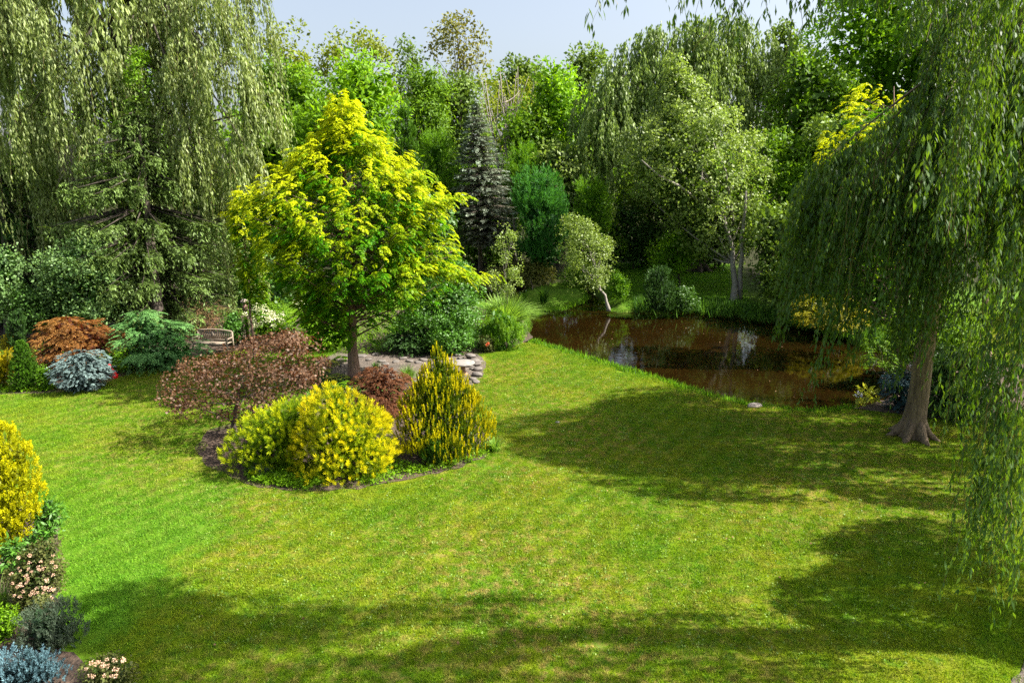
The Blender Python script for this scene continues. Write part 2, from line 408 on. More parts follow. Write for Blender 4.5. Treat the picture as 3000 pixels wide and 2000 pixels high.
BEDS = {
 'isl': poly([(572, 1318), (600, 1356), (680, 1400), (760, 1428), (900, 1442), (1050, 1432), (1200, 1402), (1330, 1374), (1425, 1338), (1450, 1300), (1400, 1240), (1370, 1150),
              (1250, 1110), (1130, 1105), (950, 1075), (925, 1110), (935, 1150), (905, 1185), (700, 1232), (610, 1262)]),
 'left': poly([(-400, 1165), (-100, 1156), (130, 1152), (280, 1144), (340, 1107), (460, 1077), (560, 1047), (700, 1027), (760, 1012), (1000, 1004), (1010, 925), (-600, 925)]),
 'mid': poly([(985, 1034), (1200, 1040), (1420, 1036), (1500, 1018), (1560, 992), (1535, 940), (1400, 900), (985, 915)]),
 'fore': poly([(-400, 1480), (60, 1470), (168, 1490), (178, 1600), (164, 1800), (190, 1900), (300, 1990), (420, 2100), (-500, 2200)]),
 'right': poly([(2500, 1196), (2620, 1212), (2760, 1228), (2900, 1216), (3050, 1190), (3060, 1060), (2740, 1090), (2600, 1170)]),
}
PATH = poly([(930, 1058), (985, 1036), (1200, 1042), (1400, 1038), (1425, 1060), (1415, 1100), (1385, 1130), (1330, 1128), (1180, 1118), (1050, 1112), (940, 1090)])
FAR = poly([(1788, 905), (1805, 774), (2120, 776), (2190, 890), (2000, 912), (1860, 910)])
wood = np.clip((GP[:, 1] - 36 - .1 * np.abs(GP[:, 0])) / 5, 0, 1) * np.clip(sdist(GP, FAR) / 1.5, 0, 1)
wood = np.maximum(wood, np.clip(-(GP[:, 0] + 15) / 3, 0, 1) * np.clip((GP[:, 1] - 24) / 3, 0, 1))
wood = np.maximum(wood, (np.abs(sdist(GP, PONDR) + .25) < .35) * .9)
ny, nx = gx.shape; i = np.arange(ny - 1)[:, None] * nx; j = np.arange(nx - 1)[None]
Q = np.stack([i + j, i + j + 1, i + nx + j + 1, i + nx + j], -1).reshape(-1, 4)
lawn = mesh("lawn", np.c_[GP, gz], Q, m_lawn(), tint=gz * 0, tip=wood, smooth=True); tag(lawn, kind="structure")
def sheet(name, pl, z, m, kind="structure", amp=.07, seed=1, step=.2):
    import bmesh
    pr = rough_poly(pl, step, amp, seed); bm = bmesh.new(); vs_ = [bm.verts.new((float(a), float(b), z)) for a, b in pr]
    es = [bm.edges.new((vs_[k], vs_[(k + 1) % len(vs_)])) for k in range(len(vs_))]
    bmesh.ops.triangle_fill(bm, edges=es, use_beauty=True)
    bmesh.ops.recalc_face_normals(bm, faces=bm.faces)
    for f in bm.faces:
        if f.normal.z < 0: f.normal_flip()
    me = bpy.data.meshes.new(name); bm.to_mesh(me); bm.free(); me.materials.append(m)
    return tag(link(bpy.data.objects.new(name, me)), kind=kind)
wa = rough_poly(POND, .5, .1, 3); cen = wa.mean(0)
sheet("pond_water", poly([(1200, 800), (1300, 1100), (2000, 1300), (2900, 1300), (3000, 1000), (2300, 780)], WZ), WZ, m_water(), amp=0, step=50)
MULCH = m_mulch("bark_mulch", (.025, .017, .012), (.12, .08, .055)); GRAV = m_mulch("gravel", (.05, .04, .032), (.19, .155, .125), 30)
for k, nm in enumerate(('isl', 'left', 'mid', 'fore', 'right')): sheet("mulch_bed", BEDS[nm], .012 + .001 * k, MULCH, seed=k)
path = sheet("gravel_path", PATH, .022, GRAV, seed=9)
GRAVB = poly([(2940, 2060), (2962, 1985), (3010, 1900), (3120, 1850), (3200, 2100)]); sheet("gravel_path", GRAVB, .014, GRAV, seed=11)

# islet of turf in the pond
ISL = poly([(1528, 868), (1560, 850), (1640, 836), (1705, 850), (1722, 874), (1700, 886), (1640, 885), (1655, 905), (1600, 912), (1560, 890)], WZ)
def mound(name, pl, z0, h, m, step=.16):
    lo, hi = pl.min(0) - .3, pl.max(0) + .3; ax = np.arange(lo[0], hi[0], step); ay = np.arange(lo[1], hi[1], step); X, Y = np.meshgrid(ax, ay)
    P = np.stack([X.ravel(), Y.ravel()], 1); d = -sdist(P, rough_poly(pl, .4, .15, 5)); z = z0 - .25 + (h + .25) * np.clip((d + .25) / .75, 0, 1) ** .6 + rng.normal(size=len(P)) * .012
    n2, n1 = X.shape; a = np.arange(n2 - 1)[:, None] * n1; b = np.arange(n1 - 1)[None]
    Qm = np.stack([a + b, a + b + 1, a + n1 + b + 1, a + n1 + b], -1).reshape(-1, 4)
    ok = (d[Qm] > -.4).any(1); return tag(mesh(name, np.c_[P, z], Qm[ok], m, tint=z * 0, tip=z * 0, smooth=True), kind="structure")
mound("islet", ISL, WZ, .34, lawn.data.materials[0])

# turf blades scattered by geometry nodes
BLADE = m_blade()
def scatter(name, src, pts, m_, smin, smax, seed):
    me = bpy.data.meshes.new(name); me.vertices.add(len(pts)); me.vertices.foreach_set("co", np.asarray(pts, np.float32).ravel())
    o = link(bpy.data.objects.new(name, me))
    g = bpy.data.node_groups.new(name, 'GeometryNodeTree'); g.interface.new_socket("Geometry", in_out='INPUT', socket_type='NodeSocketGeometry'); g.interface.new_socket("Geometry", in_out='OUTPUT', socket_type='NodeSocketGeometry')
    N = g.nodes; gi = N.new("NodeGroupInput"); go = N.new("NodeGroupOutput"); ip = N.new("GeometryNodeInstanceOnPoints"); oi = N.new("GeometryNodeObjectInfo"); oi.inputs[0].default_value = src
    rv = N.new("FunctionNodeRandomValue"); rv.data_type = 'FLOAT_VECTOR'; rv.inputs[0].default_value = (0, 0, 0); rv.inputs[1].default_value = (0, 0, 6.283); rv.inputs["Seed"].default_value = seed
    rs = N.new("FunctionNodeRandomValue"); rs.data_type = 'FLOAT'; rs.inputs[2].default_value = smin; rs.inputs[3].default_value = smax; rs.inputs["Seed"].default_value = seed + 1
    l = g.links.new; l(gi.outputs[0], ip.inputs["Points"]); l(oi.outputs["Geometry"], ip.inputs["Instance"]); l(rv.outputs[0], ip.inputs["Rotation"]); l(rs.outputs[1], ip.inputs["Scale"]); l(ip.outputs[0], go.inputs[0])
    md = o.modifiers.new("scatter", 'NODES'); md.node_group = g; return o
def blades(n, rad, L, Wd, lean=.5):
    a = R(0, 6.283, n); r = rad * R(0, 1, n) ** .5; P = np.stack([r * np.cos(a), r * np.sin(a), 0 * a - .004], 1)
    D = norm(rdir(n) * lean + [0, 0, 1]); N = rdir(n); s = norm(np.cross(D, N)); l = (L * R(.5, 1.2, n))[:, None]; w = Wd * R(.7, 1.3, (n, 1))
    V = np.stack([P - s * w / 2, P + s * w / 2, P + D * l + np.cross(s, D) * l * .25 * R(-1, 1, (n, 1))], 1).reshape(-1, 3)
    return V, np.arange(3 * n).reshape(n, 3)
V, T = blades(640, .34, .06, .011, .85); patch = mesh("turf_patch", V, T, BLADE); patch.hide_render = True; patch["kind"] = "helper"; patch.location = (0, -30, -5)
st = .40; X, Y = np.meshgrid(np.arange(-26, 26, st), np.arange(6.8, 34, st)); GPt = np.stack([X.ravel(), Y.ravel()], 1) + R(-.15, .15, (X.size, 2))
ok = (np.abs(GPt[:, 0]) < GPt[:, 1] * .86 + 2) & (sdist(GPt, PONDR) > .3)
for b in BEDS.values(): ok &= ~inside(GPt, b)
ok &= ~inside(GPt, PATH) & ~inside(GPt, GRAVB)
GPt = GPt[ok]; zz = ground_z(GPt)
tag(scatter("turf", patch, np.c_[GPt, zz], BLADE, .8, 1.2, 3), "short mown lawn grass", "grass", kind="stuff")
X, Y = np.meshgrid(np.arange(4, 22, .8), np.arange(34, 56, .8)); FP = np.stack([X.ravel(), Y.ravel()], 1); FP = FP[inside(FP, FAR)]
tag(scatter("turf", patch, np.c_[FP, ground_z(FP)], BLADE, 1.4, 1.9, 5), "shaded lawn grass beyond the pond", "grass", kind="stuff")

# ------------------------------------------------------------------ plant builders
def shrub(name, label, rows, base, mat, leaf, cl, cov=3.0, lobes=26, lobe=.33, fill=.35, tipf=None, proto='cluster', group=None, cat='shrub', dep=.9,
          stem=None, stemr=.03, nl=8, upb=.5, Y=None, flat=.75, Umix=None, lean_fwd=.0, top=.75, part='foliage', start=.15, flare=1.3, parts=True, up=.7):
    """leaf=(L,W); cl=(leaves per cluster, cluster radius)"""
    b = G(*base) if len(base) == 2 else np.array(base, float)
    if Y is None and len(base) == 2:      # the base pixel is the crown's front skirt: its middle stands half a width behind
        r0 = min(max(q[2] - q[1] for q in rows[-2:]) / 2 / F * b[1], 1.6); Y = b[1] + .62 * dep * r0; b = b * [Y / b[1], Y / b[1], 1]
    Y = Y or b[1]; pr = Prof(rows, Y)
    L, Wd = leaf; k, rad = cl
    if proto == 'cluster': PR = p_cluster(k, rad, L, Wd, up=up)
    elif proto == 'feather': PR = p_feather(k, rad, L, Wd, .35, hang=.25)
    elif proto == 'pad': PR = p_feather(k, rad, L, Wd, .08)
    elif proto == 'spike': PR = p_spike(k, rad, L, Wd)
    elif proto == 'finger': PR = p_spike(k, rad, L, Wd, .32)
    elif proto == 'hang': PR = p_hang(k, rad, L, Wd)
    n = int(cov * pr.area / (.32 * L * Wd * k)); n = max(n, 12)
    P, U, h, (lc, lr) = lobes_crown(pr, PR, rad, n, lobes, lobe, fill, upb, flat, dep)
    if proto in ('feather', 'pad'):
        c, _ = pr.at(P[:, 2]); o = np.stack([P[:, 0] - c, P[:, 1] - pr.Y, 0 * c], 1); fw = norm(norm(o + 1e-6) + rdir(len(P)) * .45)
        M = frames(np.tile([0, 0, 1.], (len(P), 1)) + rdir(len(P)) * .25, fw)
    elif proto in ('spike', 'finger'):
        M = frames(norm(U * (Umix if Umix is not None else .5) + [0, 0, 1.] + rdir(len(P)) * .2))
    elif proto == 'hang':
        M = frames(np.tile([0, 0, 1.], (len(P), 1)) + rdir(len(P)) * .15)
    else: M = frames(norm(U + rdir(len(P)) * .35))
    Q, ix = stamp(PR, P, M, R(.75, 1.25, len(P)))
    ct = .5 + .5 * lumps(P, 2.2 / max(pr.rm, .3), len(label)); ct = .35 * ct + .3 * R(0, 1, len(P))
    tint = np.clip(ct[ix] + .4 * R(0, 1, len(ix)), 0, 1)
    c, r = pr.at(P[:, 2]); rho = np.hypot(P[:, 0] - c, (P[:, 1] - pr.Y) / dep) / np.maximum(r, .05)
    tp = (tipf(h, rho, P, Q, ix) if tipf else np.full(len(ix), .5)) + R(-.15, .15, len(ix))
    root = empty(name, b, label, cat, group); tp = np.clip(tp, 0, 1)
    if cov >= 2.:
        cL = min(L * 3.2, pr.rm * .4); cW = cL * max(Wd / L, .45) * .8; nk = int(1.9 * pr.area / (.32 * cL * cW)); K, ko = pr.sample(nk, .1, dep); K[:, :2] -= ko[:, :2] * .38; K[:, 2] = pr.z[0] + (K[:, 2] - pr.z[0]) * .93
        Q = np.concatenate([Q, leafq(K, rdir(nk), rdir(nk), cL * R(.6, 1.1, nk), cW)]); tint = np.r_[tint, R(0, .5, nk)]; tp = np.r_[tp, np.zeros(nk)]
    leafmesh(part, Q, tint, tp, mat, root, b)
    if stem is not None:
        mb = MB(); limbs(mb, pr, b, lc, stemr, nl, start=start, top=top, flare=flare); mb.build("trunk", stem, root, smooth=True, off=b)
    return root, pr

def grass_clump(name, label, base, n, L, Wd, spread, mat, cat='plant', group=None, rad=.1, arch=.9, z=0., zb=None):
    b = G(base[0], base[1], z) if len(base) == 2 else np.array(base, float)
    seg = 4; a = R(0, 6.283, n); o = np.stack([np.cos(a), np.sin(a), 0 * a], 1); l = L * R(.6, 1.1, n); sprd = spread * R(.2, 1, n)
    st = b + o * (rad * R(0, 1, n))[:, None]; t = np.linspace(0, 1, seg + 1)
    P = st[:, None] + o[:, None] * (sprd[:, None] * t ** 1.4 * l[:, None])[..., None] + np.array([0, 0, 1.]) * ((t - arch * sprd[:, None] * t ** 2.3) * l[:, None])[..., None]
    s = np.stack([-o[:, 1], o[:, 0], 0 * a], 1) * 1.; s = norm(s + rdir(n) * .5); w = Wd * (1 - t ** 2 * .9)
    Lf = P - s[:, None] * w[None, :, None] / 2; Rt = P + s[:, None] * w[None, :, None] / 2
    V = np.stack([Lf, Rt], 2).reshape(n, -1, 3); q = np.array([[2 * k, 2 * k + 1, 2 * k + 3, 2 * k + 2] for k in range(seg)])
    Fq = (np.arange(n)[:, None, None] * (2 * seg + 2) + q[None]).reshape(-1, 4)
    root = empty(name, b, label, cat, group)
    mesh("blades", V.reshape(-1, 3) - b, Fq, mat, root, tint=np.repeat(R(0, 1, n), 2 * seg + 2), tip=np.tile(np.repeat(t, 2), n))
    return root

def bloom(parent, P, r, mat, name='blossom', n=5, off=(0, 0, 0)):
    base = None
    for k, p in enumerate(P):
        if k < n:
            Q = p_cluster(26, r, r * .75, r * .6, .75, 1, .3, 1)[0]
            o = leafmesh(name, Q, R(0, 1, len(Q)), R(.2, 1, len(Q)), mat, parent, (0, 0, 0)); 
            if k == 0: protos_ = []
            protos_.append(o.data)
        else:
            o = bpy.data.objects.new(name, protos_[k % n]); link(o, parent)
        o.location = [float(v) for v in (p - np.asarray(off))]; o.rotation_euler = (R(-.5, .5), R(-.5, .5), R(0, 6)); s = R(.75, 1.2); o.scale = (s, s, s)

def willow(name, label, base, domes, mat, leaf, trunk, tr, cov, cat='tree', twigs=True, limb=True, wind=(0, 0), bark=None, group=None, tasr=.35, ldens=1., limb_w=9):
    """domes: (x, y, ztop, rx, ry, zbottom, weight). Strands hang in tassels from each dome's cap"""
    b = np.array(base, float); L, Wd = leaf; Qs = []; Ts = []; tw = []; root = empty(name, b, label, cat, group); mb = MB(); wts = []
    for dd in domes:
        x, y, zt, rx, ry, zb, w = dd[:7]; big = dd[7] if len(dd) > 7 else 1.
        area = 2 * (rx + ry) / 2 * (zt - zb) * 1.0 + rx * ry * 1.2
        nleaf = int(cov * w * area / (.32 * L * Wd * big * big)); mlen = (zt - zb) * .62
        lpm = ldens * 2.2 / (L * big); ns = max(6, int(nleaf / (lpm * mlen))); nt_ = max(4, ns // 9)
        th = R(0, 6.283, nt_); rho = R(.12, 1, nt_) ** .5; tc = np.stack([np.cos(th) * rho, np.sin(th) * rho], 1)
        ti = rng.integers(nt_, size=ns); tl = R(.55, 1.1, nt_)
        uv = tc[ti] + rng.normal(size=(ns, 2)) * tasr / max(rx, ry) * .5; rr = np.minimum(np.hypot(uv[:, 0], uv[:, 1]), 1.15)
        hh = (zt - zb) * .38
        st = np.stack([x + uv[:, 0] * rx, y + uv[:, 1] * ry, zt - hh * rr ** 2.2 + R(-.25, .25, ns)], 1)
        ln = np.clip((st[:, 2] - zb) * (tl[ti] * R(.7, 1.05, ns)), .4, None)
        ow = norm(np.c_[uv * [rx, ry], np.zeros(ns)] + 1e-6)
        nl_ = np.maximum((ln * lpm).astype(int), 3); si = np.repeat(np.arange(ns), nl_); t = R(0, 1, len(si))
        ph = R(0, 6.28, ns)[si]; am = R(.02, .12, ns)[si]
        arch = (ln[si] * .22) * (1 - np.exp(-3.2 * t))
        def pos(t, si, ph, am, arch):
            return st[si] + ow[si] * arch[:, None] * (.55 * min(1., max(rx, .15))) + np.array([0, 0, -1.]) * (ln[si] * (t - .10 * np.sin(np.minimum(t * 3, 1) * 3.14)))[:, None] \
                + np.stack([np.sin(t * 5 + ph) * am + wind[0] * t * t, np.cos(t * 4 + ph) * am + wind[1] * t * t, 0 * t], 1)
        P = pos(t, si, ph, am, arch); a = R(0, 6.283, len(si)); lat = np.stack([np.cos(a), np.sin(a), 0 * a], 1)
        D = norm(lat * R(.15, .75, (len(si), 1)) + [0, 0, -1.]); 
        Q = leafq(P, D, norm(lat + rdir(len(si)) * .5), big * L * R(.6, 1.15, len(si)), big * Wd * R(.7, 1.2, len(si)), .1)
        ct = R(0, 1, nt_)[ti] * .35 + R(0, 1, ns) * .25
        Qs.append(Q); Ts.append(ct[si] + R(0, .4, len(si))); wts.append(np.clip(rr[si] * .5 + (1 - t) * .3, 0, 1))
        if twigs:
            for s_ in range(0, ns, 1 if twigs == 'all' else 3):
                tt = np.linspace(0, .96, 5); k = np.full(5, s_); C = pos(tt, k, np.full(5, ph[np.searchsorted(si, s_)]), np.full(5, am[np.searchsorted(si, s_)]), (ln[k] * .22) * (1 - np.exp(-3.2 * tt)))
                tw.append(C)
        if limb and w <= limb_w:
            nlb = max(2, int(rx * 1.2))
            top = trunk[-1]; j0 = trunk[max(len(trunk) - 3, 0)]
            for _ in range(nlb):
                k = rng.integers(ns); e = st[k] - [0, 0, .1]; a0 = np.array(trunk[rng.integers(max(len(trunk) - 3, 0), len(trunk))], float)
                m_ = (a0 + e) / 2 + [0, 0, .06 * np.linalg.norm(e - a0)]; s = np.linspace(0, 1, 8)[:, None]; C = a0 * (1 - s) ** 2 + 2 * m_ * s * (1 - s) + e * s ** 2
                mb.tube(C, np.maximum(tr * .18 * (1 - .95 * s[:, 0]), .01), 6)
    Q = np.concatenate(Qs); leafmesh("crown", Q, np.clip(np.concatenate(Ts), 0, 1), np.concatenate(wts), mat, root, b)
    if twigs:
        C = np.array(tw); n = len(C); s = norm(np.stack([R(-1, 1, n), R(-1, 1, n), 0 * R(0, 1, n)], 1)) * .0035
        V = np.stack([C - s[:, None], C + s[:, None]], 2).reshape(n, 10, 3); q = np.array([[2 * k, 2 * k + 1, 2 * k + 3, 2 * k + 2] for k in range(4)])
        mesh("twigs", V.reshape(-1, 3) - b, (np.arange(n)[:, None, None] * 10 + q[None]).reshape(-1, 4), TWIG, root)
    T = np.array(trunk, float); nT = len(T); tt = np.linspace(0, 1, 24); C = np.stack([np.interp(tt, np.linspace(0, 1, nT), T[:, k]) for k in range(3)], 1)
    C[1:-1] = (C[:-2] + C[1:-1] * 2 + C[2:]) / 4
    rad = tr * (1 - .55 * tt); rad[0] *= 1.45; rad[1] *= 1.2; rad[2] *= 1.08
    mb.tube(np.vstack([C[:1] - [0, 0, .2], C]), np.r_[rad[0] * 1.15, rad], 16, .035)
    for a in np.arange(7) * .9 + .3:
        o = np.array([math.cos(a), math.sin(a), 0]); rr_ = tr * R(.8, 1.2); mb.tube([b + o * tr * .7 + [0, 0, tr * 1.9], b + o * tr * 1.25 + [0, 0, tr * .7], b + o * tr * 2. + [0, 0, .02], b + o * tr * 2.9 + [0, 0, -.1]], [rr_ * .35, rr_ * .42, rr_ * .3, rr_ * .12], 7, .06)
    mb.build("trunk", bark or BARKW, root, smooth=True, off=b)
    return root
TWIG = plain("twig_olive", (.10, .07, .02), (.2, .14, .05))

def conifer(name, label, rows, base, mat, pad, levels, per, droop=.15, stem=None, stemr=.12, cat='tree', cov=1., upturn=.25, hang=None, Y=None, group=None, inner=.15, tipf=None, barez=0):
    b = G(*base) if len(base) == 2 else np.array(base); Y = Y or b[1]; pr = Prof(rows, Y); root = empty(name, b, label, cat, group)
    zs = np.linspace(pr.z[0], pr.z[-1], levels) + R(-.9, .9, levels) * (np.arange(levels) < levels - 3) * pr.h / levels; P = []; Fw = []; Up = []; sc = []; mb = MB(); HP = []
    for z in zs:
        c, r = pr.at(z); npb = max(4, int(per * (.4 + .6 * r / pr.r.max())))
        for a in np.arange(npb) * 6.283 / npb + R(0, 6.28):
            a += R(-.2, .2); rl = r * R(.72, 1.12); o = np.array([math.cos(a), math.sin(a), 0]); s0 = np.array([c, pr.Y, z + .12 * rl])
            nn = max(2, int(rl / (pad[1] * .45)) + 1); t = np.linspace(inner, 1, nn); zc = -droop * rl * t + upturn * rl * np.maximum(t - .55, 0) ** 1.5
            C = s0 + o * (t * rl)[:, None]; C[:, 2] += zc
            P.append(C - o * pad[1] * .4); side = np.array([-o[1], o[0], 0])
            for q in range(nn): Fw.append(o + side * R(-.55, .55) + np.array([0, 0, -droop + upturn * t[q] * .6])); Up.append([R(-.55, .55), R(-.55, .55), 1.]); sc.append(R(.7, 1.15) * (1.15 - .3 * t[q]))
            if rl > .3 and stem is not None: mb.tube(np.vstack([s0, C[-1:]]), [stemr * .18 * (rl / pr.rm) ** .5 + .008, .005], 4)
            if hang: HP.append(C)
    # leader
    P = np.vstack(P); Fw = np.array(Fw); Up = np.array(Up); sc = np.array(sc)
    PR = p_feather(pad[0], pad[1], pad[2], pad[3], .12)
    Q, ix = stamp(PR, P, frames(Up, Fw), sc)
    tn = R(0, 1, len(P)) * .5
    if hang:
        H = np.vstack(HP); H = np.repeat(H, hang[4], 0) + rng.normal(size=(len(H) * hang[4], 3)) * .2 * [1, 1, .4]; PH = p_hang(hang[0], hang[1], hang[2], hang[3]); Q2, i2 = stamp(PH, H, frames(np.tile([0, 0, 1.], (len(H), 1)) + rdir(len(H)) * .12), R(.6, 1.2, len(H)))
        Q = np.concatenate([Q, Q2]); ix = np.concatenate([ix, i2 + len(P)]); tn = np.r_[tn, R(0, 1, len(H)) * .5]; P = np.vstack([P, H])
    h = (P[:, 2] - pr.z[0]) / pr.h; c, r = pr.at(P[:, 2]); rho = np.hypot(P[:, 0] - c, P[:, 1] - pr.Y) / np.maximum(r, .05)
    tp = tipf(h, rho, P, Q, ix) if tipf else np.clip(rho, 0, 1)[ix]
    leafmesh("foliage", Q, np.clip(tn[ix] + R(0, .5, len(ix)), 0, 1), np.clip(tp, 0, 1), mat, root, b)
    top = np.array([pr.c[-1], pr.Y, pr.z[-1]]); t = np.linspace(0, 1, 8)[:, None]; C = b + (top - b) * t
    mb.tube(np.vstack([b - [0, 0, .1], C]), np.r_[stemr * 1.3, stemr * (1 - .9 * t[:, 0])], 9, .03); mb.build("trunk", stem or BARKD, root, smooth=True, off=b)
    return root

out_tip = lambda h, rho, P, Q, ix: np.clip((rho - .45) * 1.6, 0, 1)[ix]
#@@PLANTS
# ------------------------------------------------------------------ leaf materials
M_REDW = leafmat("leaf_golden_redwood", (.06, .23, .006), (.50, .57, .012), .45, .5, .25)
M_BURG = leafmat("leaf_burgundy", (.07, .035, .02), (.17, .10, .06), .25, .5, .5, (1.6, .8, .5), .75)
M_THREAD = leafmat("leaf_golden_thread", (.22, .32, .008), (.66, .60, .012), .35, .5, .25)
M_THREADG = leafmat("leaf_yellow_green_thread", (.12, .23, .008), (.48, .54, .012), .35, .5, .25)
M_THUJA = leafmat("leaf_golden_thuja", (.07, .13, .006), (.62, .56, .01), .3, .5, .25)
M_LACE = leafmat("leaf_brown_laceleaf", (.075, .03, .016), (.21, .095, .045), .3, .5, .3, (1.5, .9, .5))
M_LACEO = leafmat("leaf_orange_laceleaf", (.11, .035, .018), (.32, .17, .045), .35, .5, .3, (1.4, .9, .4))
M_BLUE = leafmat("needle_blue", (.06, .10, .10), (.19, .28, .29), .1, .5, .3, (1, 1, 1))
M_BLUE2 = leafmat("needle_blue_deep", (.03, .07, .08), (.12, .23, .29), .1, .5, .3, (1, 1, 1))
M_BSPR = leafmat("needle_blue_grey", (.14, .145, .10), (.25, .33, .26), .12, .5, .3, (1, 1, .8))
M_CONE = leafmat("needle_fresh_green", (.04, .11, .008), (.09, .21, .015), .2)
M_JUNI = leafmat("needle_juniper", (.045, .14, .03), (.13, .29, .09), .15)
M_DARKC = leafmat("needle_dark_green", (.02, .055, .012), (.06, .14, .03), .15)
M_SPRU = leafmat("needle_spruce_olive", (.045, .08, .018), (.13, .21, .05), .18)
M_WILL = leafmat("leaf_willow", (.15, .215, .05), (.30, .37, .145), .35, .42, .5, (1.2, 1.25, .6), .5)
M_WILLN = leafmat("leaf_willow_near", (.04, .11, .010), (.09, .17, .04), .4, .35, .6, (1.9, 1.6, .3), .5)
M_WILLB = leafmat("leaf_willow_back", (.13, .21, .04), (.27, .37, .12), .35, .42, .5, (1.2, 1.25, .6), .5)
M_MID = leafmat("leaf_mid_green", (.09, .20, .012), (.18, .33, .022), .4)
M_BRI = leafmat("leaf_bright_green", (.12, .28, .010), (.23, .42, .016), .45)
M_OLI = leafmat("leaf_olive", (.14, .20, .022), (.25, .31, .04), .38)
M_DUL = leafmat("leaf_dull_green", (.10, .18, .03), (.18, .28, .05), .35)
M_BIR = leafmat("leaf_birch", (.13, .22, .03), (.31, .40, .11), .4, .35, .7, (1.2, 1.25, .6))
M_BAM = leafmat("leaf_bamboo", (.07, .20, .012), (.17, .33, .02), .45)
M_BAMD = leafmat("leaf_bamboo_deep", (.04, .16, .03), (.09, .28, .05), .35)
M_VAR = leafmat("leaf_pale_edged", (.07, .18, .03), (.24, .38, .15), .3, .35, .6)
M_GLOSS = leafmat("leaf_glossy", (.05, .16, .015), (.11, .27, .025), .3, .3, .8)
M_GLOSSD = leafmat("leaf_glossy_dark", (.04, .11, .014), (.08, .18, .025), .25, .3, .6)
M_YSH = leafmat("leaf_yellow_shrub", (.17, .19, .008), (.50, .42, .012), .35)
M_YARB = leafmat("leaf_yellow_arborvitae", (.30, .33, .004), (.76, .70, .01), .35, .5, .25)
M_BRSH = leafmat("leaf_bronze_green", (.12, .15, .025), (.23, .24, .06), .35, tcol=(1.3, 1.1, .5))
M_GRB = leafmat("blade_green", (.04, .12, .015), (.10, .22, .03), .35)
M_GRL = leafmat("blade_light", (.12, .26, .03), (.24, .40, .08), .4)
M_HOS = leafmat("leaf_hosta_gold", (.20, .30, .02), (.55, .55, .12), .4)
M_LAV = leafmat("leaf_catmint_grey", (.05, .10, .05), (.12, .15, .12), .25)
M_DEAD = leafmat("twig_dead_brown", (.14, .08, .04), (.30, .19, .11), .1, .8, .1, (1, 1, 1))
M_WHF = leafmat("petal_white", (.55, .62, .25), (.85, .86, .70), .3, .6, .2, (1, 1, .9), .2)
M_PKF = leafmat("petal_pink", (.75, .42, .30), (.88, .66, .52), .3, .6, .2, (1, .9, .8), .2)
M_RED = plain("paint_red", (.62, .01, .015), (.80, .02, .02), 30, .45, .1)
M_ROSE = leafmat("leaf_rose", (.05, .09, .02), (.16, .16, .05), .3, tcol=(1.3, 1.1, .5))

